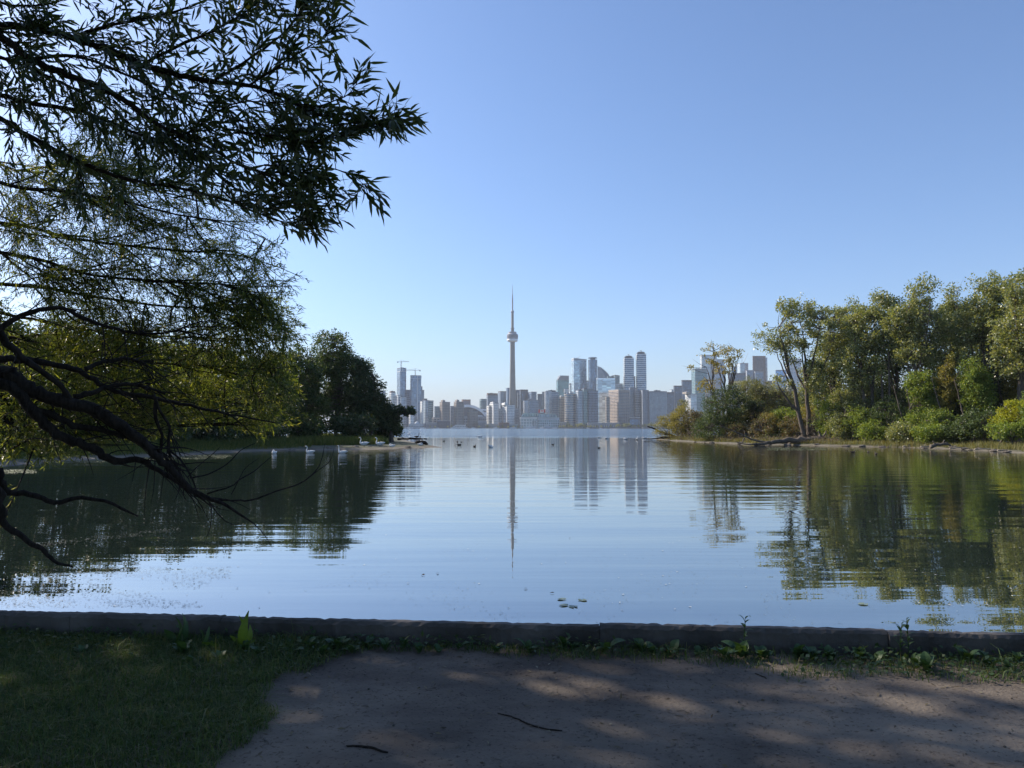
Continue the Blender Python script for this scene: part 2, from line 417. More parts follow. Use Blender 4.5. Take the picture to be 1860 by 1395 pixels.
def frame_at(x0, x1, Y, f, a):
    """near corner, width, depth and rotation of a block whose silhouette spans photo columns x0..x1;
    f: share of the silhouette taken by the left-hand face"""
    pc = x0 + f*(x1-x0); phi = math.atan((pc-930)/F)
    S = (x1-x0)/F*Y*math.cos(phi)
    p = P(pc, 777, Y)
    return p, (1-f)*S/math.cos(a), (f*S/math.sin(a) if f > 0.02 else 28.0), a - phi
BN = 0
def tower(x0, x1, yt, Y, lab, wall='grey', gl='b', f=0.22, a=0.33, bay=4.6, fl=5.4, wf=0.68, hf=0.56, slab=0, cap=None,
          name='condo_tower', cat='tower', roof=None, y_base=None, ext=(), corner=0, group='towers of the city skyline', pier=0):
    """rectangular tower: wall, window, roof, penthouse, balcony slabs"""
    p, w_, d_, rz = frame_at(x0, x1, Y, f, a)
    org = Vector((p.x, p.y, 1.6)); o = empty(name, org, lab, cat, group, rz)
    h = P((x0+x1)/2, yt, Y).z - 1.6
    mb = MB(); mb.box(0, w_, 0, d_, 0, h)
    for k in range(pier):
        x = w_*(k+0.5)/pier - 0.5; mb.box(x, x+1.0, -0.8, 0, 0, h)
    mb.build('wall', W[wall], o, org=(0,0,0))
    win = MB(); z0 = 4.0; nf = max(1, int((h-5)/fl)); e = 0.18
    nb = max(1, int(w_/bay)); bw = w_/nb; nd = max(1, int(d_/bay)); dw = d_/nd
    for k in range(nf):
        za = z0 + k*fl; zb = za + fl*hf
        for i in range(nb):
            xa = i*bw + bw*(1-wf)/2; xb = xa + bw*wf
            win.quad((xa,-e,za),(xb,-e,za),(xb,-e,zb),(xa,-e,zb))
        for i in range(nd):
            ya = i*dw + dw*(1-wf)/2; yb = ya + dw*wf
            win.quad((-e,yb,za),(-e,ya,za),(-e,ya,zb),(-e,yb,zb))
            win.quad((w_+e,ya,za),(w_+e,yb,za),(w_+e,yb,zb),(w_+e,ya,zb))
    win.build('window', GL[gl], o, org=(0,0,0), kind='stuff')
    if slab:
        sb = MB(); k = 0; z = 5.0; pr = 1.5
        while z < h-2:
            sb.box(-pr, w_+pr, -pr, d_+pr, z, z+1.1); z += slab
        sb.build('balcony', W['white' if wall in ('white','pale') else 'pale' if wall in ('blue','teal','grey') else wall], o, org=(0,0,0), kind='stuff')
    rm = W[roof] if roof else W['grey' if wall not in ('dark','brown') else 'dark']
    rb = MB(); rb.box(-0.6, w_+0.6, -0.6, d_+0.6, h, h+1.2); rb.build('roof', rm, o, org=(0,0,0))
    if cap:    # (x share from, to, height m, material)
        for (c0, c1, ch, cm) in cap:
            cb = MB(); cb.box(w_*c0, w_*c1, d_*0.15, d_*0.85, h+1.2, h+1.2+ch)
            cb.box(w_*(c0+(c1-c0)*.3), w_*(c0+(c1-c0)*.5), d_*0.3, d_*0.5, h+1.2+ch, h+2.6+ch)
            cb.build('penthouse', W[cm], o, org=(0,0,0))
    if corner:
        cb = MB(); cb.box(-0.5, corner, -0.5, 0, 0, h); cb.box(-0.5, 0, 0, corner, 0, h); cb.build('corner_pier', W['white'], o, org=(0,0,0))
    return o, w_, d_, h
def round_tower(x0, x1, yt, Y, lab, wall='pale', gl='b', fl=4.2, band=1.4, cap=None, name='condo_tower', n=24, squash=1.0, group='towers of the city skyline', proud=0.7):
    pc = (x0+x1)/2; phi = math.atan((pc-930)/F); r = (x1-x0)/2/F*Y*math.cos(phi); p = P(pc, 777, Y)
    org = Vector((p.x, p.y+r, 1.6)); o = empty(name, org, lab, 'tower', group, -phi)
    h = P(pc, yt, Y).z - 1.6
    mb = MB(); mb.lathe([(r-proud-.3, 0), (r-proud-.3, h)], n=n); mb.build('wall', W[wall if wall != 'white' else 'pale'], o, org=(0,0,0))
    win = MB(); z = 3.0
    while z < h-3:
        for i in range(n):
            a0 = 2*math.pi*(i+0.08)/n; a1 = 2*math.pi*(i+0.92)/n; q = r-proud
            win.quad((q*math.cos(a0),q*math.sin(a0),z+band),(q*math.cos(a1),q*math.sin(a1),z+band),(q*math.cos(a1),q*math.sin(a1),z+fl-.1),(q*math.cos(a0),q*math.sin(a0),z+fl-.1))
        z += fl
    win.build('window', GL[gl], o, org=(0,0,0), kind='stuff')
    sb = MB(); z = 3.0
    while z < h-1:
        sb.lathe([(r, z), (r, z+band)], n=n); z += fl
    sb.build('balcony', W[wall], o, org=(0,0,0), kind='stuff')
    rb = MB(); rb.lathe([(r, h), (r, h+1.3)], n=n); rb.build('roof', W['grey'], o, org=(0,0,0))
    if cap:
        cb = MB()
        for (rr, z0_, z1_) in cap: cb.lathe([(r*rr, h+z0_), (r*rr, h+z1_)], n=n)
        cb.build('penthouse', W['blue'], o, org=(0,0,0))
    return o, r, h
def local(o, x, y, z):
    c, s = math.cos(o.rotation_euler.z), math.sin(o.rotation_euler.z)
    return Vector((o.location.x + c*x - s*y, o.location.y + s*x + c*y, o.location.z + z))
M_crane = plain('crane_paint', (0.35, 0.34, 0.33), 0.6, 0.1, 0.2)
def tower_crane(loc, h, jib, back, dirx, lab, tilt=0.0, luff=0.0):
    o = empty('tower_crane', loc, lab, 'crane', 'construction cranes on tower roofs', 0)
    m_ = MB()
    for sx_ in (-1, 1):
        for sy_ in (-1, 1): m_.box(sx_*1.2-.35, sx_*1.2+.35, sy_*1.2-.35, sy_*1.2+.35, 0, h)
    k = 0.0
    while k < h-3: m_.tube([(-1.2,-1.2,k),(1.2,-1.2,k+3)], .2, 4); m_.tube([(1.2,-1.2,k),(-1.2,-1.2,k+3)], .2, 4); k += 3
    m_.build('mast', M_crane, o, org=(0,0,0))
    j = MB(); z = h
    j.box(min(0, dirx*jib), max(0, dirx*jib), -1.0, -.4, z, z+.8); j.box(min(0, dirx*jib), max(0, dirx*jib), .4, 1.0, z, z+.8)
    j.box(min(0, dirx*jib*.95), max(0, dirx*jib*.95), -.25, .25, z+2.0, z+2.6)
    for q in range(int(jib/3)): j.tube([(dirx*q*3, -.7, z+.4), (dirx*(q*3+1.5), 0, z+2.2), (dirx*(q*3+3), .7, z+.4)], .18, 4)
    j.build('jib', M_crane, o, org=(0,0,0))
    j = MB(); j.box(min(0,-dirx*back), max(0,-dirx*back), -1, 1, z, z+1.0); j.build('counter_jib', M_crane, o, org=(0,0,0))
    j = MB(); j.box(-dirx*back-1.8, -dirx*back+1.8, -1.2, 1.2, z-3.0, z+1.8); j.build('counterweight', W['dark'], o, org=(0,0,0))
    j = MB(); j.tube([(0,0,z),(0,0,z+8)], [.8,.3], 5); j.tube([(0,0,z+8),(dirx*jib*.7,0,z+2.5)], .2, 4); j.tube([(0,0,z+8),(-dirx*back,0,z+1)], .2, 4)
    j.build('apex', M_crane, o, org=(0,0,0))
    j = MB(); j.box(dirx*1.3, dirx*3.3, -1, 1, z-2.6, z-.2); j.build('cab', W['white'], o, org=(0,0,0))
    return o
def luffing_crane(loc, ang, L, lab):
    o = empty('jib_crane', loc, lab, 'crane', 'small cranes on finished roofs', 0)
    m_ = MB(); m_.tube([(0,0,0),(0,0,5)], .9, 6); m_.build('mast', M_crane, o, org=(0,0,0))
    m_ = MB(); m_.tube([(-L*.15*math.cos(ang),0,4-L*.08),(L*math.cos(ang),0,4+L*math.sin(ang))], [.8,.45], 5); m_.build('jib', M_crane, o, org=(0,0,0))
    m_ = MB(); m_.box(-4,-1.5,-1,1,2.5,5); m_.build('counterweight', W['dark'], o, org=(0,0,0))
    return o
T = tower; RT = round_tower
# ---- west cluster
T(686,700,709.8,2650,'pale rounded tower half hidden behind the end of the dark point trees','pale','b',wf=.6)
T(706.5,718,713.5,2620,'narrow white tower with a dark roof box just right of the point trees','white','p',cap=[(.05,.95,5,'brown')],f=.3)
T(718,727,719,2600,'thin white-edged tower with a sloping cap left of the tallest crane tower','white','b',f=.5,wf=.5,cap=[(-.1,.9,2.5,'white')])
T(726.7,738,722,2590,'pale blue slab in front of the foot of the left crane tower','pale','b',f=.12,hf=.75,wf=.6)
oA,wA,dA,hA = T(720.2,737,668.5,2800,'tall grey glass tower with a pale unfinished crown and a crane, the taller of two','blue','b',f=.36,wf=.86,hf=.8,cap=[(.25,.7,1.5,'grey')])
m_=MB(); m_.box(-.7,wA+.7,-.7,dA+.7,hA-13,hA-11.6); m_.box(-.5,2.4,-.9,0,hA-11.6,hA); m_.box(wA-2.4,wA+.5,-.9,0,hA-11.6,hA); m_.box(wA*.3,wA*.45,-.9,0,hA-11.6,hA); m_.build('crown',W['white'],oA,org=(0,0,0))
oB,wB,dB,hB = T(744.7,764.5,682,2780,'square blue-grey glass tower under construction with a white stripe down its front','blue','b',f=.12,wf=.84,hf=.82)
m_=MB(); m_.box(wB*.58,wB*.65,-1.2,0,hB*.16,hB); m_.build('stripe',W['white'],oB,org=(0,0,0))
m_=MB(); m_.box(-.7,wB+.7,-.7,dB+.7,hB-12,hB-10.5); m_.box(-.8,2,-.9,0,hB-10.5,hB); m_.box(wB-2,wB+.8,-.9,0,hB-10.5,hB); m_.build('crown',W['pale'],oB,org=(0,0,0))
tower_crane(local(oA, wA*.4, dA*.5, hA+2), 22, 30, 12, 1, 'crane on the taller left tower with its long jib to the right')
tower_crane(local(oB, wB*.45, dB*.5, hB+1.2), 18, 36, 17, -1, 'crane on the square striped tower with its long jib to the left')
T(737,745,708.5,2820,'lower blue slab filling the gap between the two crane towers','blue','b',f=.1,fl=7,hf=.55)
T(763.5,766.8,702.5,2850,'thin dark slab just behind the square striped crane tower','dark','b',f=.1)
T(766,770,709,2860,'short stepped slab right of the square striped crane tower','grey','b',f=.1)
T(741.5,752,738.5,2560,'low white slab with a pale flank in front of the striped crane tower','white','b',f=.35,wf=.5)
T(763,768.5,729,2570,'thin bright white stair tower beside the banded glass block','white','p',f=.6,wf=.3)
T(768,775.5,724.5,2640,'small dark block rising behind the banded glass block','dark','b',f=.2)
T(767,778,727.5,2600,'glass block with curved white bands right of the striped crane tower','blue','p',f=.5,slab=5.5)
T(777.5,787,728,2605,'teal glass block with rounded right edge standing alone beside a sky gap','teal','t',f=.15,wf=.85,slab=7)
T(707,726,745,2545,'low pale lattice-fronted building seen through the last point branches','white','p',bay=6,fl=5,wf=.8)
T(788.8,799,738.5,2750,'low dark green office block left of the first tan tower','teal','d',name='office_tower')
T(784,799,758.5,2540,'low salmon coloured hall at the foot of the dark green block','peach','d',bay=8,name='waterfront_hall',cat='building')
T(798.3,817.3,730.5,2560,'first tan concrete apartment tower with a raised stair core','tan','d',f=.25,bay=4.5,wf=.5,cap=[(.1,.42,6,'tan')],name='apartment_tower',pier=5)
T(816.5,826,738,2760,'plain grey slab between the two larger tan towers','grey','d')
T(824,843,730,2555,'second tan concrete apartment tower standing in front of the stadium','tan','d',f=.25,bay=4.5,wf=.5,cap=[(.1,.42,6,'tan')],name='apartment_tower',pier=5)
T(838.3,854.7,726,3050,'wide brownish slab with a dark top rising behind the stadium roof','brown','b',f=.15)
T(848.8,868,747.5,2550,'shorter tan apartment tower in front of the stadium arch','tan','d',f=.25,bay=4.5,wf=.5,cap=[(.1,.42,6,'tan')],name='apartment_tower',pier=5)
T(871,884,725,3000,'dark green slab right behind the stadium dome','teal','d',name='office_tower')
T(883.6,904.5,718,2900,'glass block with a brown penthouse above the white stepped condominiums','grey','b',f=.12,wf=.8,cap=[(.0,1.0,7,'brown')],corner=0)
T(904.5,919.5,711,2980,'dark blue-grey block with a brown flat top left of the needle tower','grey','b',f=.3,roof='brown')
T(919,928,705,3060,'slim block peeking out directly left of the needle tower shaft','blue','b',f=.3)
T(934,944.5,708.5,3100,'grey block peeking out directly right of the needle tower shaft','grey','d',f=.1,roof='brown')
T(940,947,714,3080,'low grey block just behind the shaft block right of the needle tower','grey','b',f=.1)
T(943.8,959.3,708,3040,'dark striped block, first full one right of the needle tower','dark','b',f=.12,wf=.5,hf=.9,pier=5)
T(959,974.8,712,3000,'blue slab with vertical pale piers behind the small round tower','blue','b',f=.4,wf=.6,pier=4)
T(976.3,985,716,3020,'dark blue slab stepping up behind the red flag','dark','b',f=.1)
T(984.5,991.5,712,3050,'grey-blue slab behind the tall round tower with lit edge','grey','b',f=.1)
T(889,906,733,2600,'white stepped condominium with gridded windows left of its twin','white','b',f=.42,wf=.5,bay=4,corner=2.2,cap=[(.0,.35,4,'white')])
T(905.5,912.5,743,2610,'curved lower wing of the left white condominium','pale','b',f=.1,slab=6)
T(884,891,737,2620,'white end bay with open balconies at the foot of the stadium dome','white','d',f=.5,slab=5)
T(912.6,934.8,736,2570,'white-edged blue condominium block right in front of the needle tower','white','b',f=.36,wf=.62,bay=4,corner=2.2,cap=[(-.2,.25,7,'white')])
T(933,942,742,2700,'low violet-grey block at the foot of the needle tower','lilac','d',f=.1)
RT(950.5,962,728,2700,'small round condominium tower with a sunlit left rim','white','b')
T(957,978,727,2705,'blue wing joined behind the small round condominium tower','blue','b',f=.05,fl=6,cap=[(.1,.5,4,'grey')])
RT(989.3,1003,711,2660,'tall round condominium with a sunlit banded left rim beside the red flag','white','b',cap=[(.7,1.3,3)])
T(996,1014.5,712,2665,'blue banded wing joined to the tall round condominium','blue','b',f=.03,fl=6.5,slab=6.5,cap=[(.0,.75,5,'dark')])
# ---- middle cluster
oW,wW,dW,hW = T(1010.8,1033.8,690,2950,'teal office tower with cut-off upper corners and a flat grey top','teal','t',f=.12,wf=.86,hf=.8,name='office_tower')
m_=MB(); m_.prism_y([(1,hW+1.3),(wW*1.0,hW+1.3),(wW*1.0,hW+17),(wW*.22,hW+17)],0,dW); m_.build('slanted_crown',W['grey'],oW,org=(0,0,0))
T(1015,1026.5,721,2640,'slim beige slab left of the round orange-lit condominium','beige','d',f=.3,cap=[(.1,.7,3,'white')])
T(1024.8,1034,706.5,2750,'small white framed box top above the slim beige slab','white','d',f=.05,bay=9,fl=9)
T(1033.6,1040,698.5,3000,'white sliver of a block left of the pale glass skyscraper','white','p',f=.2,cap=[(.0,1,3,'dark')])
oBB,wBB,dBB,hBB = T(1038.4,1066,653,2850,'wide pale blue glass skyscraper with a sharp slanted crown line','pale','p',f=.16,wf=.9,hf=.86,fl=4.4,name='office_tower')
m_=MB(); m_.prism_y([(0,hBB+1.3),(wBB,hBB+1.3),(wBB,hBB+2),(0,hBB+6)],0,dBB); m_.build('slanted_crown',W['pale'],oBB,org=(0,0,0))
luffing_crane(local(oBB, wBB*.35, dBB*.5, hBB+2.5), 0.55, 18, 'small slanted jib crane on the pale blue skyscraper roof')
T(1065,1071,693,2900,'narrow pale block in the slot between pale skyscraper and round tower','pale','b',f=.1,cap=[(.1,.9,2,'dark')])
oC,rC,hC = RT(1069.8,1086.6,653.5,2800,'tall cylinder tower with a flying disc on its roof','grey','b',fl=5.0,band=1.0,proud=.35)
m_=MB(); m_.lathe([(rC*.55,hC+1.3),(rC*.55,hC+6.5)],n=16); m_.lathe([(rC*.95,hC+6.5),(rC*1.0,hC+8.3),(rC*.8,hC+10.5)],n=24); m_.build('roof_disc',W['blue'],oC,org=(0,0,0))
oD = empty('office_tower', Vector((P(1086,777,3000).x, 3000, 1.6)), 'office tower whose roof sweeps down in a curve to the right', 'tower', 'towers of the city skyline', -.12)
kD = 3000/F; m_=MB(); zt=lambda y: P(1100,y,3000).z-1.6
crv=[(0,0),(24*kD,0),(24*kD,zt(688)),(20.5*kD,zt(681.5)),(17*kD,zt(677.5)),(12*kD,zt(672.5)),(6*kD,zt(668)),(0,zt(665.5))]
m_.prism_y(crv,0,40); m_.build('wall',W['blue'],oD,org=(0,0,0))
m_=MB()
for k in range(9):
    z=zt(686)-2+k*5.0; xe=(14.5-1.05*k)*kD
    m_.box(0.5,max(2,xe),-1.2,0,z,z+1.8)
m_.build('balcony',W['pale'],oD,org=(0,0,0),kind='stuff')
m_=MB(); m_.tube([(x,-.8,z+.6) for x,z in crv[3:]],1.3,5); m_.build('roof_edge',W['pale'],oD,org=(0,0,0))
m_=MB()
for k in range(20):
    z=4+k*7
    for q in range(10): m_.quad((q*5.2+.6,-.2,z),(q*5.2+4.6,-.2,z),(q*5.2+4.6,-.2,z+5),(q*5.2+.6,-.2,z+5))
m_.build('window',GL['b'],oD,org=(0,0,0),kind='stuff')
oE,wE,dE,hE = T(1085.7,1118,687,2700,'bright sky-mirroring slab tower with a faint crescent sign near its top','mirror','p',f=.02,a=.2,wf=.98,hf=.94,fl=5.2,bay=15,name='office_tower',roof='pale')
m_=MB(); cx,cz=wE*.29,hE-8.5; n=18
vo=[];
for k in range(n+1):
    a_=0.9+ (2*math.pi-1.8)*k/n; vo.append((cx+4.6*math.cos(a_),-.5,cz+4.6*math.sin(a_)))
for k in range(n+1):
    a_=0.9+(2*math.pi-1.8)*(n-k)/n; tt=1-k/n; vo.append((cx+.6+3.3*math.cos(a_),-.5,cz+3.3*math.sin(a_)))
m_.add(vo,[(k,k+1,2*n-k,2*n+1-k) for k in range(n)]); m_.build('crescent_sign',W['brown'],oE,org=(0,0,0))
m_=MB(); m_.box(-.3,wE+.3,-.45,-.2,hE-20,hE-19); m_.build('ledge',W['blue'],oE,org=(0,0,0))
T(1110,1126.3,682.5,2950,'dark grey-green office block behind the mirror tower','teal','d',f=.5,wf=.4,cap=[(.0,.9,2,'dark')],name='office_tower')
T(1103,1113,684,2960,'low teal roof step between the curved roof and the dark block','teal','b',f=.2)
T(1117.5,1132,697,2860,'plain pale step of a block just right of the mirror tower','pale','p',f=.02,wf=.95,hf=.5)
T(1131,1140,697,2840,'small blue step left of the two tall banded towers','teal','b',f=.3,cap=[(.3,.9,2,'pale')])
for (x0,x1,yt,Y,lb,lb2) in ((1133.6,1152.3,650.5,2760,'left and shorter of the twin white-banded towers with dark roof caps','tiny crane on the dark cap of the shorter twin banded tower'),(1156.3,1174.8,643,2755,'right and taller of the twin white-banded towers with dark roof caps','tiny crane on the dark cap of the taller twin banded tower')):
    o,w_,d_,h_ = T(x0,x1,yt,Y,lb,'white','b',f=.1,a=.12,slab=7.2,fl=7.2,wf=.95,hf=.8)
    m_=MB(); m_.box(w_*.08,w_*.86,d_*.1,d_*.9,h_+1.2,h_+7); m_.build('roof_cap',W['dark'],o,org=(0,0,0))
    m_=MB(); m_.box(w_*.2,w_*.75,d_*.2,d_*.8,h_+7,h_+9); m_.build('penthouse',W['dark'],o,org=(0,0,0))
    luffing_crane(local(o,w_*.55,d_*.4,h_+9),2.75,7,lb2)
T(1133,1154.8,684,2790,'wider grey base block behind the shorter banded tower','grey','b',f=.1,fl=7)
T(1143.5,1156,704.5,2640,'plain blue-grey slab without balconies left of the ribbed slab','grey','b',f=.1,wf=.5)
T(1155,1165,708,2630,'ribbed slab with short stacked balconies left of the hotel','grey','d',f=.08,slab=6)
T(1164,1179,709,2610,'pale windowless-edged slab joined to the hotel','lilac','b',f=.25,wf=.22,bay=7)
T(1178,1212,711,2605,'broad hotel slab with a dense grid of small bright windows','lilac','p',f=.06,wf=.38,hf=.42,bay=4.2,fl=4.6,name='hotel',cap=[(.3,.65,3,'dark')])
T(1210,1225.5,713,2660,'dark wing of the hotel partly behind the leaning shrub','dark','b',f=.1)
RT(1026,1047,716,2590,'stout round condominium with an orange-lit banded left side','beige','b',fl=6.0,band=2.4,cap=[(.75,1.3,3.5)])
T(1034,1042,712,2596,'small sunlit white roof hut on top of the stout round condominium','white','p',f=.2,fl=9)
T(1046,1061,709.5,2575,'pale blue glass condominium beside the stout round one','pale','b',f=.3,wf=.6,corner=0,cap=[(.2,.9,2,'dark')])
T(1056,1075,707,2570,'teal glass condominium in front of the pale skyscraper','teal','t',f=.25,wf=.8,cap=[(.1,.5,3,'dark')])
T(1068,1086.5,710,2565,'dark blue glass condominium at the foot of the disc-topped cylinder','blue','d',f=.1,wf=.85,hf=.75)
T(1100,1108,721,2580,'narrow tan wing left of the peach brick tower','beige','d',f=.2)
oI,wI,dI,hI = T(1105.5,1144.5,708,2570,'peach brick tower, sunlit on its left face and grey on its front','peach','d',f=.47,a=.62,fl=5.0,hf=.42,bay=9,wf=.86,roof='white')
m_=MB()
for k in range(22): m_.box(wI*.02,wI*.98,-.9,-.2,6+k*5.2,7.6+k*5.2)
for q in range(6): m_.box(wI*q/5.5,wI*q/5.5+1.2,-1.2,-.9,0,hI)
m_.build('front_grid',W['lilac'],oI,org=(0,0,0),kind='stuff')
T(1143.3,1163,759,2540,'low dark blue block with a white roof edge at the water','dark','s',f=.03,name='waterfront_hall',cat='building',roof='white',bay=7,fl=5,corner=0)
oT_,wT,dT,hT = T(1066.5,1125,768.5,2535,'long low terraced building with a row of diagonal white struts','grey','d',f=.02,a=.05,bay=5,fl=4,name='waterfront_hall',cat='building',roof='pale')
m_=MB()
for k in range(14):
    x=wT*(k+.2)/14; m_.tube([(x,-1,1),(x+4.5,-1,hT-1)],.5,4); m_.tube([(x,-1,hT-1),(x,-1,1)],.45,4)
m_.build('strut',W['pale'],oT_,org=(0,0,0),kind='stuff')
# ---- warehouse terminal with green glass roof and flag
oV,wV,dV,hV = T(943.3,976,757.5,2540,'cream warehouse with tall vertical windows and a green glass upper floor','white','t',f=.06,a=.1,bay=5,fl=9,wf=.45,hf=.8,name='warehouse',cat='building')
m_=MB(); m_.prism_y([(5,hV+1.2),(wV-1,hV+1.2),(wV-3,hV+13),(14,hV+13),(10,hV+10)],3,dV-3); m_.build('glass_floor',W['green'],oV,org=(0,0,0))
m_=MB()
for k in range(9): m_.box(9+k*5.4,11.6+k*5.4,2.4,2.9,hV+2.5,hV+9)
m_.build('roof_window',GL['t'],oV,org=(0,0,0),kind='stuff')
m_=MB()
for r_ in range(3):
    for q in range(2): m_.box(wV*.72+q*6.5,wV*.72+q*6.5+3.6,-.6,-.2,8+r_*5.5,12+r_*5.5)
m_.build('doorway_grid',W['dark'],oV,org=(0,0,0),kind='stuff')
oV2,w2,d2,h2 = T(976.3,1016,759,2545,'long grey-blue warehouse wing with rows of tall windows under a green glass roof','pale','t',f=.02,a=.05,bay=7,fl=8,wf=.6,hf=.7,name='warehouse',cat='building',roof='pale')
m_=MB(); m_.prism_y([(0,h2+1.2),(w2-6,h2+1.2),(w2-12,h2+13),(0,h2+13)],3,d2-3); m_.build('glass_floor',W['green'],oV2,org=(0,0,0))
m_=MB()
for k in range(11): m_.box(1.5+k*5.3,4.6+k*5.3,2.4,2.9,h2+2.5,h2+11)
m_.build('roof_window',GL['b'],oV2,org=(0,0,0),kind='stuff')
fp = P(977.5,750,2570); o = empty('flagpole', Vector((fp.x,2570,fp.z-8)), 'tall pole flying a red and white flag above the warehouse roof', 'flagpole')
m_=MB(); m_.tube([(0,0,0),(0,0,38)],[.5,.3],6); m_.build('pole',W['pale'],o,org=(0,0,0))
flag = o
def wavy(x0,x1,z0,z1,y=0,n=8,amp=.8):
    m_=MB(); vs_=[]
    for k in range(n+1):
        x=x0+(x1-x0)*k/n; yy=y+amp*math.sin(x*.35); dz=-.5*math.sin(x*.22)
        vs_+= [(x,yy,z0+dz),(x,yy,z1+dz)]
    m_.add(vs_,[(2*k,2*k+2,2*k+3,2*k+1) for k in range(n)]); return m_
wavy(.5,7,9,19.5).build('red_band',W['red'],o,org=(0,0,0)); wavy(7,18,9,19.5).build('white_band',W['white'],o,org=(0,0,0)); wavy(18,24.5,9,19.5).build('red_band',W['red'],o,org=(0,0,0))
m_=MB(); lf=[(0,-4),(.4,-4),(.4,-1.6),(2.6,-1.9),(2.2,-1.0),(4,.6),(3.4,1),(3.8,2.2),(2.4,1.9),(1.5,1.2),(1.7,3.2),(.9,2.8),(0,4.4),(-.9,2.8),(-1.7,3.2),(-1.5,1.2),(-2.4,1.9),(-3.8,2.2),(-3.4,1),(-4,.6),(-2.2,-1),(-2.6,-1.9),(-.4,-1.6),(-.4,-4)]
m_.prism_y([(12.5+x,14.2+z) for x,z in lf],-1.2,-1.0); m_.build('leaf_emblem',W['red'],o,org=(0,0,0))
# ---- east cluster behind the point trees
T(1217,1226,708,2900,'pale sliver behind the dark blue tower at the edge of the east cluster','pale','b',f=.4)
T(1224,1240,701,2800,'dark navy slab with a pale left edge, first of the east cluster','dark','b',f=.12,wf=.6,name='office_tower')
T(1238.7,1257.5,691,2850,'dark navy slab with a darker top band behind the first navy slab','dark','b',f=.1,wf=.75,name='office_tower',roof='dark')
T(1244.8,1266,716,2600,'white banded building with a peach roof box in front of the navy slabs','white','p',f=.5,a=.6,fl=5,hf=.4,bay=9,wf=.95,cap=[(-.6,.1,7,'beige')])
T(1256.8,1285.5,671,2900,'teal glass tower with a dark cap behind the bare-topped tree','teal','t',f=.25,wf=.85,fl=6,cap=[(.0,1.0,2,'dark')],name='office_tower')
T(1282,1297,712,2650,'lower beige block below the bare-topped tree','beige','b',f=.3)
T(1273.8,1304,645,3150,'tall white-striped skyscraper behind the bare-topped tree','white','p',f=.08,slab=8,name='office_tower')
T(1300,1318,653,3120,'pale blue shaft right behind the trunk of the bare-topped tree','pale','b',f=.1,wf=.8,name='office_tower')
T(1330,1341,666,3100,'small pale glass step left of the pale cube tower','pale','p',f=.1,name='office_tower')
oU,wU,dU,hU = T(1338.5,1361,660,3150,'pale glass cube tower with a thin mast and crane on its roof','pale','p',f=.35,wf=.85,name='office_tower')
m_=MB(); m_.tube([(wU*.5,dU*.5,hU),(wU*.5,dU*.5,hU+22)],[1.0,.5],5); m_.build('mast',W['grey'],oU,org=(0,0,0))
luffing_crane(local(oU,wU*.75,dU*.5,hU+1),1.15,46,'long slanted crane boom beside the mast of the pale cube tower')
oX,wX,dX,hX = T(1324,1356,678,2850,'dark banded tower with a yellow netted strip low on its front','dark','b',f=.05,slab=7,name='office_tower')
m_=MB(); m_.box(0,wX,-2.4,-1.6,P(1340,699,2850).z-1.6,P(1340,692,2850).z-1.6); m_.build('netting',W['yellow'],oX,org=(0,0,0))
T(1356,1371,673,2900,'grey slab with a white corner, left of a matching pair','grey','b',f=.12,corner=2.5,name='office_tower')
T(1371,1388.5,675,2890,'grey slab with a white corner, right of a matching pair','grey','b',f=.12,corner=2.5,name='office_tower')
T(1369,1393,647,3100,'red-brown skyscraper with fine vertical stripes','brown','d',f=.04,wf=.5,hf=.9,bay=5,name='office_tower',pier=9)
T(1392.5,1396,650,3140,'thin pale edge slab right of the red-brown skyscraper','pale','b',f=.1,name='office_tower')
T(1395,1411,692,2900,'low dark block right of the red-brown skyscraper','dark','b',f=.1)
T(1410.5,1430,672.5,2880,'bright blue glass tower seen left of the big right-hand trees','blue','s',f=.06,wf=.92,hf=.86,name='office_tower')
T(1430,1458,652,3000,'pale striped skyscraper half hidden by the first tall right-hand tree','white','b',f=.1,slab=8,name='office_tower')
# ---- stadium
sY=2900; k=sY/F; sc_=P(848,777,sY)
o = empty('stadium', Vector((P(862,777,sY).x, sY+100, 1.6)), 'domed sports stadium with a white arched roof behind the tan towers', 'stadium')
r_=50*k
m_=MB(); m_.lathe([(r_,0),(r_,P(862,757,sY).z)],n=40); m_.build('bowl_wall',W['lilac'],o,org=(0,0,0))
m_=MB()
for q in range(40):
    a_=math.pi+math.pi*q/40; b_=a_+.05
    for zz in (8,20,30): m_.quad(*[((r_+.4)*math.cos(v),(r_+.4)*math.sin(v),z) for v,z in ((a_,zz),(b_,zz),(b_,zz+5),(a_,zz+5))])
m_.build('window',GL['d'],o,org=(0,0,0),kind='stuff')
zr=P(862,757,sY).z-1.6; m_=MB(); hp=P(848,734.5,sY).z-1.6
M_roof=plain('stadium_roof',(0.84,0.86,0.88),0.45,0.03,0.05)
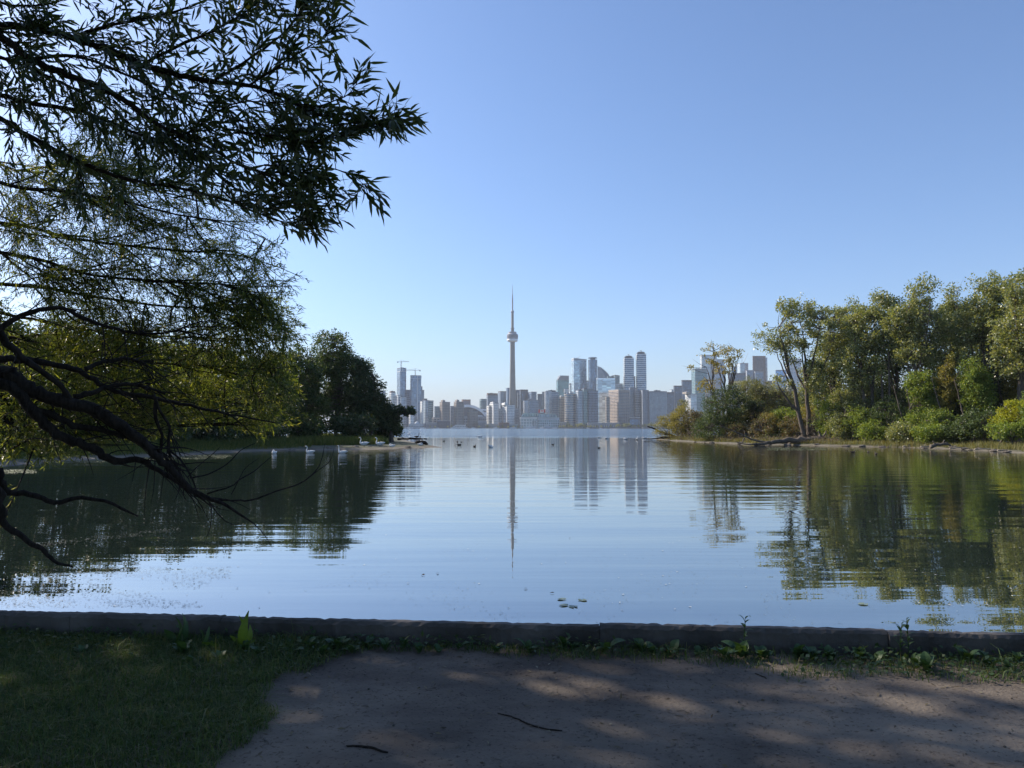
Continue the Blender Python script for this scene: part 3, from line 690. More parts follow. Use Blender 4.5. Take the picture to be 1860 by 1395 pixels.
def arch(cx,half,top,y0,y1,th,z0=zr,steps=22):
    out=[];inn=[]
    for q in range(steps+1):
        u=-1+2*q/steps; f_=math.sqrt(max(0,1-abs(u)**2.1)); f2=(1-u*u)
        out.append((cx+u*half,z0+(top-z0)*(.35*f_+.65*f2))); inn.append((cx+u*(half-th*1.0),z0+(top-th-z0)*(.35*f_+.65*f2)))
    mm=MB(); n=len(out)
    V=[(x,y0,z) for x,z in out]+[(x,y1,z) for x,z in out]+[(x,y0,z) for x,z in inn]+[(x,y1,z) for x,z in inn]
    mm.add(V,[(i,i+1,n+i+1,n+i) for i in range(n-1)]+[(2*n+i,3*n+i,3*n+i+1,2*n+i+1) for i in range(n-1)]+[(i,2*n+i,2*n+i+1,i+1) for i in range(n-1)]+[(n+i,n+i+1,3*n+i+1,3*n+i) for i in range(n-1)])
    gab=MB(); gab.prism_y(inn,y0+8,y0+9); return mm,gab
cx_=-14*k
a1,g1=arch(cx_,37*k,hp,-78,30,10); a1.build('roof_arch',M_roof,o,org=(0,0,0)); g1.build('gable_wall',W['dark'],o,org=(0,0,0))
a2,g2=arch(10*k,42*k,P(880,742,sY).z-1.6,-40,60,6); a2.build('roof_arch',M_roof,o,org=(0,0,0)); g2.build('gable_wall',W['lilac'],o,org=(0,0,0))
m_=MB(); m_.lathe([(50*k*math.cos(t_),zr+(P(880,744,sY).z-1.6-zr)*math.sin(t_)) for t_ in [i*math.pi/20 for i in range(10)]],cx=4*k,cy=30,n=36,cap=False); m_.build('roof_dome',M_roof,o,org=(0,0,0),sm=True)
# ---- needle-like observation tower
nY=2960; kN=nY/F; bx=P(930.8,777,nY).x
o = empty('observation_tower', Vector((bx,nY,1.6)), 'very tall concrete needle tower with round pod and antenna, highest of the skyline', 'tower')
M_ct = plain('tower_concrete',(0.235,0.232,0.23),0.85,0.06,0.03)
zN=lambda y: P(930.8,y,nY).z-1.6
prof=[(777,9.6),(765,8.7),(750,7.7),(735,6.9),(715,6.1),(700,5.6),(680,5.1),(660,4.7),(640,4.4),(618,4.2)]
m_=MB(); vs_=[];nseg=12
for (y,rp) in prof:
    rr=rp*kN; core=2.9*kN if rp>4.4 else 2.6*kN
    for j in range(3):
        a_=R(-22+120*j); wv=2.6/ (rr/kN) *0.9
        tipw=1.1*kN
        ux,uy=math.cos(a_),math.sin(a_); vx,vy=-uy,ux
        vs_.append((ux*rr-vx*tipw,uy*rr-vy*tipw,zN(y))); vs_.append((ux*rr+vx*tipw,uy*rr+vy*tipw,zN(y)))
        b_=a_+R(60); vs_.append((math.cos(b_-.35)*core,math.sin(b_-.35)*core,zN(y))); vs_.append((math.cos(b_+.35)*core,math.sin(b_+.35)*core,zN(y)))
n=12; m_.add(vs_,[(i*n+j,i*n+(j+1)%n,(i+1)*n+(j+1)%n,(i+1)*n+j) for i in range(len(prof)-1) for j in range(n)])
m_.build('shaft',M_ct,o,org=(0,0,0))
def lat(name,pr,mat,n=28,sm=False):
    m_=MB(); m_.lathe([(r*kN,zN(y)) for r,y in pr],n=n); m_.build(name,mat,o,org=(0,0,0),sm=sm)
M_pod=plain('pod_metal',(0.30,0.32,0.37),0.5,0.04,0.05); M_rad=plain('white_radome',(0.80,0.82,0.84),0.5,0.02,0.05)
lat('radome',[(7.0,621.2),(8.8,620.3),(9.9,618.6),(10.0,617.2),(9.2,615.9),(7,615.6)],M_rad,sm=True)
lat('pod_deck',[(9,615.6),(10.2,615),(10.5,613.8),(10.5,613.4)],M_pod); lat('pod_glazing',[(9.8,613.4),(9.8,612.3)],W['dark'])
lat('pod_deck',[(10.5,612.3),(10.5,611.2)],M_pod); lat('pod_glazing',[(10.0,611.2),(10.0,610.3)],W['dark'])
lat('pod_deck',[(10.6,610.3),(10.5,609.2)],M_pod); lat('pod_glazing',[(9.9,609.2),(9.9,608.2)],W['blue'])
lat('pod_roof',[(10.4,608.2),(9.9,607.4),(8.6,606.9),(7.6,606.2),(7.0,604.9)],M_pod); lat('pod_roof',[(7.4,604.9),(7.4,603)],M_pod)
lat('pod_collar',[(3.0,603),(3.0,597.5),(3.5,597),(3.5,596),(2.4,595.6)],M_ct,12)
lat('upper_shaft',[(2.45,596.6),(2.3,567.6)],M_ct,6)
lat('upper_pod',[(2.4,567.8),(3.3,567),(3.3,566),(2.6,564.6),(1.6,563.8)],M_pod,14)
lat('antenna_mast',[(1.35,564),(1.3,543),(1.0,542.6),(1.0,535.5),(.5,535)],M_pod,6); lat('antenna_ring',[(1.6,543.5),(1.6,542.3)],M_pod,8)
lat('antenna_tip',[(.55,535.4),(.45,524),(.3,523.5),(.25,516.5)],M_pod,6)
# ---- low waterfront buildings
for (x0,x1,yt,lb,wl) in ((725,732,763,'low white kiosk at the far west end of the waterfront','white'),(742,771,770.5,'long low hall with a small dome by the west waterfront','pale'),(771,800,768.5,'low lilac shed left of the tan towers at the waterline','lilac'),
    (794,818,764.5,'low dark office row under the first tan tower','dark'),(826,846,772,'low white waterfront hall below the second tan tower','white'),(868,884,766,'dark low hall between stadium and white condominiums','lilac'),
    (880,905,770.5,'sand coloured promenade building under the white condominiums','beige'),(906,925,768,'low brown brick hall left of the warehouse','brown'),(925,941,771,'green-roofed waterfront pavilion left of the warehouse','teal'),
    (1016,1030,767,'low cream building right of the long warehouse','beige'),(1126,1143,774,'low grey landing hall right of the terraced building','grey')):
    T(x0,x1,yt,2530,lb,wl,'d',f=.02,a=.05,bay=5,fl=4,name='waterfront_hall',cat='building',roof='pale' if wl!='brown' else 'brown',group='low buildings along the far waterfront')
m_=MB(); c=P(757,770.5,2535); m_.lathe([(9*math.cos(t_),9*math.sin(t_)) for t_ in [i*math.pi/14 for i in range(7)]],n=16,cap=False); m_.v=[(x,y,z) for x,y,z in m_.v]
m_.build('dome',W['pale'],None,org=(0,0,0),sm=True,label='small pale dome rising above the long low west waterfront hall',cat='dome').location=(c.x,2545,c.z)
o=empty('chimney',Vector((P(913.3,777,2528).x,2528,1.6)),'thin red-brown chimney standing in front of the right white condominium','chimney')
m_=MB(); m_.lathe([(1.3,0),(1.0,P(913,754,2528).z)],n=10); m_.build('stack',W['brown'],o,org=(0,0,0)); m_=MB(); m_.lathe([(1.5,P(913,754,2528).z),(1.5,P(913,754,2528).z+1)],n=10); m_.build('rim',W['dark'],o,org=(0,0,0))
# ------------------------------------------------------------------ vegetation
rng = np.random.RandomState(7)
def unit(v): return v / (np.linalg.norm(v, axis=-1, keepdims=True) + 1e-9)
def leaf_arrays(c, d, nrm, L, Wd, shape='kite', droop=0.0):
    """leaf meshes: c base point, d direction, nrm rough normal, arrays"""
    d = unit(d); s = unit(np.cross(d, nrm)); n2 = unit(np.cross(s, d))
    L = L[:, None]; Wd = Wd[:, None]; k = len(c)
    if shape == 'kite':
        v = np.stack([c, c + d*L*.45 + s*Wd*.5 + n2*Wd*.12, c + d*L - n2*L*droop, c + d*L*.45 - s*Wd*.5 + n2*Wd*.12], 1)
        f = np.arange(k)[:, None]*4 + np.array([[0, 1, 2, 3]])
        return v.reshape(-1, 3), [f]
    if np.ndim(droop): droop = np.asarray(droop)[:, None]
    # long willow leaf: stalk, two widths, tip, folded along the midrib
    p1 = c + d*L*.30; p2 = c + d*L*.65 - n2*L*droop*.35; tip = c + d*L - n2*L*droop
    v = np.stack([c, p1 + s*Wd*.5 + n2*Wd*.15, p1, p1 - s*Wd*.5 + n2*Wd*.15, p2 + s*Wd*.38 + n2*Wd*.12, p2, p2 - s*Wd*.38 + n2*Wd*.12, tip], 1)
    b = np.arange(k)[:, None]*8
    tri = np.concatenate([b + np.array([[0, 1, 2]]), b + np.array([[0, 2, 3]]), b + np.array([[4, 7, 5]]), b + np.array([[5, 7, 6]])])
    quad = np.concatenate([b + np.array([[1, 4, 5, 2]]), b + np.array([[2, 5, 6, 3]])])
    return v.reshape(-1, 3), [tri, quad]
def foliage(name, arrs, mat, parent=None, org=None, kind=None, **kw):
    Vs = []; T3 = []; T4 = []; n = 0
    for V, fl in arrs:
        Vs.append(V)
        for f in fl: (T3 if f.shape[1] == 3 else T4).append(f + n)
        n += len(V)
    if org is None: org = worldloc(parent) if parent else Vector((0, 0, 0))
    V = np.concatenate(Vs) - np.array(org)
    fl = ([np.concatenate(T3)] if T3 else []) + ([np.concatenate(T4)] if T4 else [])
    me = mesh_np(name, V, fl); me.materials.append(mat)
    return link(name, me, parent, None if parent else org, kind=kind, **kw)
def bez(a, b, c, n):
    t = np.linspace(0, 1, n)[:, None]; return (1-t)**2*a + 2*t*(1-t)*b + t*t*c
LEAF = {
 'cotton': leafmat('cottonwood_leaf', [(0.105,0.145,0.050),(0.16,0.20,0.075),(0.22,0.25,0.115),(0.31,0.32,0.17),(0.13,0.165,0.07)], 0.40, 0.38, 0.6),
 'yellowing': leafmat('yellowing_leaf', [(0.160,0.176,0.048),(0.256,0.224,0.056),(0.352,0.272,0.072),(0.144,0.176,0.064)], 0.35),
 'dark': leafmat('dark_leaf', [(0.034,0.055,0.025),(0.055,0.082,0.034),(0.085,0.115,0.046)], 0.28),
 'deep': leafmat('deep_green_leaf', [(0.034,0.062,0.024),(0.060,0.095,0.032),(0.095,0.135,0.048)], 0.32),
 'bright': leafmat('bright_green_leaf', [(0.085,0.15,0.030),(0.13,0.20,0.040),(0.18,0.24,0.055),(0.24,0.28,0.07)], 0.42),
 'willow': leafmat('shrub_willow_leaf', [(0.135,0.158,0.068),(0.180,0.195,0.090),(0.225,0.225,0.112)], 0.3),
 'olive': leafmat('olive_shrub_leaf', [(0.160,0.167,0.043),(0.217,0.203,0.058),(0.275,0.232,0.065)], 0.35),
 'rust': leafmat('rusty_leaf', [(0.13,0.115,0.06),(0.19,0.12,0.07),(0.14,0.14,0.06),(0.12,0.15,0.05)], 0.28),
 'gold': leafmat('golden_leaf', [(0.24,0.27,0.025),(0.31,0.32,0.035),(0.17,0.23,0.03)], 0.45),
 'twig': leafmat('bare_twig', [(0.156,0.120,0.090),(0.228,0.174,0.126),(0.120,0.090,0.066)], 0.0, 0.9, 0.1),
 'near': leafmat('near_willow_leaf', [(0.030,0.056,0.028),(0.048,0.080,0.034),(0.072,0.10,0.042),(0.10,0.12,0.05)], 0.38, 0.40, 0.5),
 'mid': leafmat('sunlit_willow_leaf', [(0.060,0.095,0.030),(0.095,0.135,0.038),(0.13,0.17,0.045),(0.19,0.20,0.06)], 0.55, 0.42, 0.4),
}
def barkmat(name, c, sc=3.0):
    if name in _pc: return _pc[name]
    m, t, b = newmat(name)
    tc = N(t, 'ShaderNodeTexCoord'); mp = N(t, 'ShaderNodeMapping'); mp.inputs['Scale'].default_value = (sc*4, sc*4, sc); t.links.new(tc.outputs['Object'], mp.inputs[0])
    nz = N(t, 'ShaderNodeTexNoise'); nz.inputs['Scale'].default_value = 1; nz.inputs['Detail'].default_value = 8; nz.inputs['Roughness'].default_value = 0.7; t.links.new(mp.outputs[0], nz.inputs['Vector'])
    t.links.new(ramp(t, nz.outputs[0], [(0.35, [x*.4 for x in c]), (0.5, c), (0.7, [x*1.5 for x in c])]), b.inputs['Base Color'])
    b.inputs['Roughness'].default_value = 0.95; b.inputs['Specular IOR Level'].default_value = 0.15
    bp = N(t, 'ShaderNodeBump'); bp.inputs['Distance'].default_value = 0.05/sc; t.links.new(nz.outputs[0], bp.inputs['Height']); t.links.new(bp.outputs[0], b.inputs['Normal'])
    _pc[name] = m; return m
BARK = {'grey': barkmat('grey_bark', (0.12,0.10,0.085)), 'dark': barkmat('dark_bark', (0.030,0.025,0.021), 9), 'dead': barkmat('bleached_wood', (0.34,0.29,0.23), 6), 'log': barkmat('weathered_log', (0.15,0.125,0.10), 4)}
def make_tree(name, cat, label, base, top, crown, leaf, leafsize=(0.24,0.17), nclump=170, per=45, nlimb=6, clr=0.85, trunk_r=0.28, seed=0, group=None, bark='grey', fork=0.3, lean=(0,0), trunks=1, hollow=0.55, bare=0, zsq=1.0, ragged=True, extra=()):
    """base: Vector on the ground; top: height; crown: list of ellipsoids (dx,dy,zc,rx,ry,rz,weight) relative to base"""
    r = np.random.RandomState(seed); b0 = np.array(base)
    o = empty(name, base, label, cat, group)
    nodes = []; rads = []; mb = MB(); lb = MB()
    for tnum in range(trunks):
        st = b0 + np.array([tnum*0.55*(1 if tnum % 2 else -1), 0.2*tnum, -0.15]) if trunks > 1 else b0 + np.array([0, 0, -0.15])
        en = b0 + np.array([lean[0] + r.normal(0, .25), lean[1], top*0.80]) if trunks == 1 else b0 + np.array([lean[0] + (tnum-(trunks-1)/2)*top*0.16, lean[1] + r.normal(0,.4), top*(.72 + .1*r.rand())])
        mid = (st+en)/2 + np.array([-lean[0]*.25 + r.normal(0, .15*top/10), r.normal(0, .3), 0])
        pts = bez(st, mid, en, 12); pts[1:-1] += r.normal(0, .035, (10, 3))*top/10
        rr = trunk_r*(1 - np.linspace(0, 1, 12))**0.75*0.9 + 0.03; rr[0] *= 1.3
        mb.tube(pts, list(rr), 8)
        for q in range(12):
            if q/11 >= fork*0.9: nodes.append(pts[q]); rads.append(rr[q])
    mb.build('trunk', BARK[bark], o, sm=True)
    wts = np.array([c[6] for c in crown], float); wts /= wts.sum()
    def sample(k, inner=0.0):
        out = []
        while len(out) < k:
            c = crown[r.choice(len(crown), p=wts)]; v = r.normal(0, 1, 3); v /= np.linalg.norm(v)
            q = (inner + (1-inner)*r.rand())**(1/2.4)*(r.uniform(.75, 1.22) if ragged else 1.0)
            out.append(b0 + np.array([c[0] + v[0]*q*c[3], c[1] + v[1]*q*c[4], c[2] + v[2]*q*c[5]]))
        return np.array(out)
    tn = np.array(nodes)
    for i, tg in enumerate(sample(nlimb, 0.2)):
        h = tg[2]; want = b0[2] + (h-b0[2])*r.uniform(.45, .72)
        j = int(np.argmin(np.abs(tn[:, 2]-want) + 0.15*np.linalg.norm(tn[:, :2]-tg[:2], axis=1)))
        a = tn[j]; ctl = a*.45 + tg*.55 + np.array([(tg[0]-a[0])*.12, (tg[1]-a[1])*.12, -abs(h-a[2])*.15])
        pts = bez(a, ctl, tg, 9); pts[2:-1] += r.normal(0, .07, (6, 3)); r0 = rads[j]*.62
        rr = r0*(1-np.linspace(0, 1, 9))**.8 + .02; lb.tube(pts, list(rr), 6)
        for q in range(2, 9): nodes.append(pts[q]); rads.append(rr[q])
    nd = np.array(nodes); rd = np.array(rads)
    cl = sample(nclump, hollow*0.5); C_ = []; D_ = []
    for c in cl:
        dd = np.linalg.norm(nd-c, axis=1) + np.where(nd[:, 2] > c[2]+.2, 1.2, 0); j = int(np.argmin(dd)); a = nd[j]
        ctl = (a+c)/2 + np.array([0, 0, -.12*np.linalg.norm(c-a)]) + r.normal(0, .12, 3)
        pts = bez(a, ctl, c, 5); lb.tube(pts, [min(rd[j]*.6, .06), .035, .025, .018, .008], 4)
        nn = int(per*r.uniform(.45, 1.6)); rr_ = clr*r.uniform(.6, 1.25)
        p = r.normal(0, 1, (nn, 3)); p = p/ (np.linalg.norm(p, axis=1)[:, None]+1e-6) * (r.rand(nn, 1)**.45)*rr_*np.array([1.15, 1.15, .62*zsq])
        C_.append(c + p); D_.append(p + np.array([0, 0, -.15]) + r.normal(0, .4, (nn, 3)))
    for _ in range(bare):
        s_ = sample(1, .8)[0]; j = int(np.argmin(np.linalg.norm(nd-s_, axis=1))); e_ = s_ + (s_-nd[j])*.35 + np.array([0, 0, .7])
        lb.tube(bez(nd[j], (nd[j]+s_)/2 + r.normal(0,.2,3), e_, 6), [.05,.04,.03,.022,.015,.006], 4)
    lb.build('branch', BARK[bark], o, kind='stuff')
    if nclump:
        c = np.concatenate(C_); d = np.concatenate(D_); k = len(c)
        L = r.uniform(.7, 1.35, k)*leafsize[0]; Wd = r.uniform(.75, 1.2, k)*leafsize[1]
        nr = r.normal(0, 1, (k, 3)) + np.array([0, 0, 1.0])
        foliage('foliage', [leaf_arrays(c, d, nr, L, Wd)], LEAF[leaf], o, kind='stuff')
    return o
def gz(hf, x, y): return float(hf(np.array([x]), np.array([y]))[0])
def at_px(px, Y, hf):
    v = P(px, 777, Y); z = max(0.05, gz(hf, v.x, Y)); return Vector((v.x, Y, z))
def zpx(py, Y): return P(930, py, Y).z
def S_(dpx, Y): return dpx/F*Y

# ---- tall trees on the right-hand island: px of trunk, depth, list of crown blobs in photo pixels (x, y, rx, ry)
def px_tree(px, Y, blobs, hf, label, leaf, name='tree', cat='tree', **kw):
    if cat == 'tree' and kw.get('nclump', 170) > 100: kw['nclump'] = int(kw.get('nclump', 170)*1.5); kw['clr'] = kw.get('clr', .85)*.72; kw['zsq'] = 1.5; kw['per'] = int(kw.get('per', 45)*.72)
    b = at_px(px, Y, hf); cr = []
    for (x, y, rx, ry) in blobs:
        v = P(x, y, Y); cr.append((v.x-b.x, 0, v.z-b.z, S_(rx, Y), min(S_(rx, Y)*1.1, 4.5), S_(ry, Y), rx*ry))
    topz = max(c[2]+c[5] for c in cr)
    return make_tree(name, cat, label, b, topz, cr, leaf, **kw)
TG = 'tall trees on the right-hand island'
px_tree(1462,96,[(1405,612,34,30),(1455,585,36,46),(1445,640,30,26),(1495,600,30,44),(1418,690,20,10),(1430,560,20,18),(1480,680,24,38)],right_h,'leaning two-trunked cottonwood at the left end of the tall right-hand trees','cotton',trunks=2,lean=(-1.6,0),nclump=190,per=56,seed=21,nlimb=9,group=TG,trunk_r=.34,bare=4,clr=.72)
px_tree(1520,100,[(1520,600,34,52),(1545,575,26,32),(1500,655,30,40)],right_h,'dense cottonwood second from the left with a rounded top','cotton',nclump=190,per=62,seed=22,nlimb=8,group=TG,bare=3)
px_tree(1578,92,[(1572,600,36,50),(1600,560,24,30),(1560,660,34,40)],right_h,'cottonwood with a forked dark trunk showing below its crown','cotton',trunks=2,nclump=190,per=62,seed=23,nlimb=8,group=TG,bare=4)
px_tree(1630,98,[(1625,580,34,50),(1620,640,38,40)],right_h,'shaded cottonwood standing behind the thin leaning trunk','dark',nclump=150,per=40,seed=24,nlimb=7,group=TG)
px_tree(1668,88,[(1674,535,26,32),(1655,575,34,36),(1640,590,34,36),(1690,600,36,46),(1660,640,36,30)],right_h,'highest rounded cottonwood in the middle of the right-hand row','cotton',nclump=220,per=62,seed=25,nlimb=9,group=TG,lean=(-1.0,0),bare=3)
px_tree(1735,95,[(1726,545,16,26),(1722,580,24,30),(1745,600,36,50),(1715,640,34,36)],right_h,'cottonwood with a narrow pointed top right of the highest rounded one','cotton',nclump=190,per=62,seed=26,nlimb=8,group=TG,bare=4)
px_tree(1790,86,[(1800,540,40,40),(1775,585,40,44),(1810,620,36,40)],right_h,'broad pale-leaved cottonwood second from the right edge of the view','cotton',nclump=220,per=62,seed=27,nlimb=9,group=TG,bare=5)
px_tree(1850,80,[(1856,530,30,42),(1850,600,44,50),(1900,560,50,60),(1838,650,28,40)],right_h,'tall cottonwood cut by the right edge of the view','cotton',nclump=240,per=62,seed=28,nlimb=9,group=TG,bare=3,trunk_r=.4)
px_tree(1960,74,[(1950,560,60,70),(1990,640,70,70)],right_h,'cottonwood just beyond the right edge of the view','cotton',nclump=200,per=62,seed=29,nlimb=8,group=TG)
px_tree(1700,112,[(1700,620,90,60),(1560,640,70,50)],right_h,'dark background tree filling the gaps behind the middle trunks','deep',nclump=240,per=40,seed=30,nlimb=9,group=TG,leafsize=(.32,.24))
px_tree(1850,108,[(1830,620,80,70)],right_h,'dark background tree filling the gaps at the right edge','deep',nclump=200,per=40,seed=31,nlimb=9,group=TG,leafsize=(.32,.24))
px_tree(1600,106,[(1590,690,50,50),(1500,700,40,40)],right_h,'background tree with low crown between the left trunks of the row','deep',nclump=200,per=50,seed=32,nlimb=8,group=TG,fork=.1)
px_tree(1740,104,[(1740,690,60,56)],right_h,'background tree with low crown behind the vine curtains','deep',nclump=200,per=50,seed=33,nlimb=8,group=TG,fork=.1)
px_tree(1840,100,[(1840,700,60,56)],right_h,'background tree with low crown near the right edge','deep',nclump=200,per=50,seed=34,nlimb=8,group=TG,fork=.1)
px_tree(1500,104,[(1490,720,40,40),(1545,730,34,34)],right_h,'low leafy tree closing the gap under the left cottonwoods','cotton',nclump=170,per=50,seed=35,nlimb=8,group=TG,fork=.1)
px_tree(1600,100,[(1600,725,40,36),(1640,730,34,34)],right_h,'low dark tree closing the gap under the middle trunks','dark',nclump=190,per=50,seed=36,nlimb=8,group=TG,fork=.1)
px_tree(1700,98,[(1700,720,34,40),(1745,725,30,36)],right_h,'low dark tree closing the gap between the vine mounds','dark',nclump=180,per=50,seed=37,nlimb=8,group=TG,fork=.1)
px_tree(1420,122,[(1400,735,50,28),(1450,745,40,26)],right_h,'broad low tree behind the grey-green willow shrubs','willow',nclump=200,per=46,seed=38,nlimb=8,group=TG,fork=.1)
# bare-topped tree at the point
px_tree(1318,112,[(1290,640,16,18),(1312,655,22,30),(1330,650,18,32),(1262,672,14,12),(1285,700,24,12)],right_h,'sparse yellowing tree with bare twigs on top, alone above the point shrubs','yellowing',trunks=3,lean=(-.4,0),nclump=62,per=34,seed=41,nlimb=10,bare=22,clr=.62,trunk_r=.24,fork=.25)
# leaning dead-looking white trunk
thin = at_px(1662,89,right_h)
o = empty('bare_tree', thin, 'thin pale leaning bare trunk in front of the dark wood on the right', 'tree')
m_=MB(); m_.tube([thin+Vector((.2,0,0)),P(1655,690,89),P(1646,650,89),P(1636,610,89)],[.16,.13,.1,.06],6); m_.build('trunk',BARK['dead'],o)
for (x,yt_,Yb,lb) in ((1616,640,90,'straight grey trunk between the leaning pale trunk and the forked cottonwood'),(1603,680,91,'short grey trunk left of the straight grey trunk'),(1690,660,93,'dark trunk rising from the vine mound')):
    b_=at_px(x,Yb,right_h); o=empty('bare_tree',b_,lb,'tree'); m_=MB(); m_.tube([b_,P(x,720,Yb),P(x-2,yt_,Yb)],[.16,.13,.08],6); m_.build('trunk',BARK['grey'],o)
# ---- shrubs of the right-hand island
SG = 'shrubs along the right-hand shore'
def hf_of(kw): return kw.get('hf', right_h)
def shrub(px, Y, blobs, label, leaf, name='shrub', cat='shrub', nclump=90, per=45, seed=0, **kw):
    kw.setdefault('leafsize', (.17,.12)); kw.setdefault('clr', .5); kw['zsq'] = 1.4
    if hf_of(kw) is right_h and leaf != 'twig' and len(blobs) and nclump > 24:
        blobs = [(x, y + (2 if y > 740 else 0), rx*1.12, ry*1.18) for x, y, rx, ry in blobs]; nclump = int(nclump*1.35); per = int(per*1.1)
    return px_tree(px, Y, blobs, kw.pop('hf', right_h), label, leaf, name, cat, nclump=nclump, per=per, seed=seed, trunks=3, trunk_r=.09, fork=.1, nlimb=8, group=kw.pop('group', SG), **kw)
shrub(1248,128,[(1218,772,26,18),(1240,760,24,26),(1262,775,20,20)],'olive-yellow feathery shrub leaning over the water at the point tip','olive',nclump=150,per=60,seed=51,leafsize=(.22,.08),clr=.6)
shrub(1240,132,[(1240,738,12,14)],'thin grey-green wisp of a shrub top behind the olive shrub','willow',nclump=24,per=26,seed=52)
shrub(1262,126,[(1262,765,18,22)],'rusty brown shrub beside the olive one at the point','rust',nclump=60,seed=53)
shrub(1285,120,[(1280,780,26,20)],'bare grey-brown brush at the waterline of the point','twig',nclump=80,per=40,seed=54,leafsize=(.4,.03))
shrub(1315,109,[(1312,742,36,36),(1300,775,36,24),(1330,724,24,20)],'rounded dark green tree-like shrub below the bare-topped tree','deep',nclump=240,per=50,seed=55,clr=.6)
shrub(1372,118,[(1372,728,36,36),(1400,738,38,32),(1365,704,26,18)],'pale grey-green willow shrub right of the rounded dark one','willow',nclump=230,per=48,seed=56,clr=.6)
shrub(1435,116,[(1430,735,36,32),(1450,755,30,22)],'grey-green willow shrub behind the reddish bushes','willow',nclump=190,per=46,seed=57,clr=.6)
shrub(1375,110,[(1372,738,16,9)],'small almost black shrub in the middle of the grey willows','dark',nclump=50,seed=58)
shrub(1352,112,[(1350,755,20,14)],'small shaded shrub between rounded shrub and reddish bushes','dark',nclump=50,seed=59)
shrub(1345,106,[(1342,785,26,16)],'brown dry bush above the tangled driftwood','rust',nclump=70,seed=60)
shrub(1385,103,[(1385,775,22,18),(1395,790,20,12)],'reddish bush, left of the reddish pair above the log','rust',nclump=90,seed=61)
shrub(1398,104,[(1396,762,14,12),(1405,785,18,14)],'yellow-green bush between the reddish bushes','olive',nclump=70,seed=62)
shrub(1445,100,[(1444,772,24,18),(1450,788,22,12)],'reddish-pink bush right of the yellow-green bush above the log','rust',nclump=100,seed=63)
shrub(1430,105,[(1432,752,26,10)],'bright lime streak of leaves above the reddish-pink bush','bright',nclump=50,seed=64)
shrub(1412,103,[(1412,792,26,9)],'low green bush just behind the fallen log','bright',nclump=60,seed=65)
shrub(1488,96,[(1486,775,18,24)],'bare twiggy brush fan above the root end of the log','twig',nclump=60,per=50,seed=66,leafsize=(.6,.03))
shrub(1500,95,[(1502,755,26,28),(1510,780,26,18)],'leafy green bush at the foot of the two-trunked cottonwood','bright',nclump=130,seed=67,clr=.55)
shrub(1530,97,[(1535,740,24,28)],'dull green bush behind the leafy green one','cotton',nclump=120,seed=68)
shrub(1560,90,[(1570,768,28,24)],'rounded fresh green bush in the middle of the shoreline','bright',nclump=130,seed=69,clr=.55)
shrub(1548,94,[(1565,715,24,30)],'vine-hung green column below the forked cottonwood','cotton',nclump=110,seed=70)
shrub(1610,88,[(1612,760,30,30),(1630,775,26,20)],'dense deep green bush with small glossy leaves','deep',nclump=170,seed=71,clr=.55)
shrub(1648,86,[(1672,700,20,26),(1678,735,20,30)],'tall lime vine mound climbing the middle trunks','bright',nclump=170,per=50,seed=72,clr=.5,name='vine_mound',cat='vine')
shrub(1665,84,[(1672,775,26,22)],'bright green bush at the foot of the tall vine mound','bright',nclump=120,seed=73)
shrub(1722,84,[(1722,700,14,38)],'narrow olive vine column on a trunk right of the lime mound','olive',nclump=110,per=46,seed=74,clr=.42,name='vine_mound',cat='vine')
shrub(1712,83,[(1708,765,26,20),(1730,780,26,16)],'low bright bush with arching shoots above the dead stump','bright',nclump=120,seed=75)
shrub(1765,82,[(1768,690,20,34),(1778,725,24,34)],'big vine curtain with lime edge draped over a dead tree','bright',nclump=190,per=50,seed=76,clr=.5,name='vine_mound',cat='vine')
shrub(1800,86,[(1800,710,22,44),(1790,755,30,24)],'black-green shaded vine curtain right of the lime-edged one','dark',nclump=190,per=50,seed=77,name='vine_mound',cat='vine')
shrub(1735,87,[(1740,745,30,30)],'deep shaded bush between the vine curtains','deep',nclump=130,seed=78)
shrub(1785,76,[(1790,768,36,20)],'mid green bush below the shaded vine curtain','deep',nclump=130,seed=79,clr=.5)
shrub(1838,72,[(1845,745,24,16),(1870,760,30,22),(1830,765,20,12)],'golden yellow bush glowing at the right edge','gold',nclump=130,seed=80,clr=.42)
shrub(1835,70,[(1835,780,34,12)],'green bush in front of the golden yellow one','bright',nclump=90,seed=81,clr=.45)
shrub(1842,84,[(1840,700,16,40)],'yellow-green vine climbing the trunk at the right edge','olive',nclump=120,seed=82,clr=.42,name='vine_mound',cat='vine')
shrub(1530,92,[(1528,775,24,22)],'green bush filling the shore between the twiggy fan and the fresh green bush','cotton',nclump=100,seed=85)
shrub(1590,87,[(1588,782,22,16)],'low lime bush at the water side of the fresh green bush','bright',nclump=90,seed=86)
shrub(1642,83,[(1640,785,24,14)],'low olive-green bush at the reeds below the vine mound','cotton',nclump=90,seed=87)
shrub(1690,80,[(1690,786,24,13)],'low lime bush between the vine mound foot and the dead stump','bright',nclump=90,seed=88)
shrub(1750,78,[(1752,782,28,15)],'low deep green bush right of the dead stump','deep',nclump=100,seed=89)
shrub(1345,112,[(1340,768,26,22)],'grey-green bush in front of the rounded dark shrub','willow',nclump=90,seed=90)
shrub(1418,108,[(1418,770,26,22)],'dull green bush between the reddish bushes','cotton',nclump=90,seed=91)
shrub(1470,102,[(1468,765,24,24)],'brown-green bush left of the two-trunked cottonwood foot','olive',nclump=90,seed=92)
shrub(1920,68,[(1920,740,50,50)],'green bush just beyond the right edge','bright',nclump=150,seed=83,clr=.6)
shrub(1650,92,[(1650,740,40,30),(1560,750,40,24)],'dark undergrowth bush behind the middle of the shore bushes','dark',nclump=170,seed=84,clr=.6)
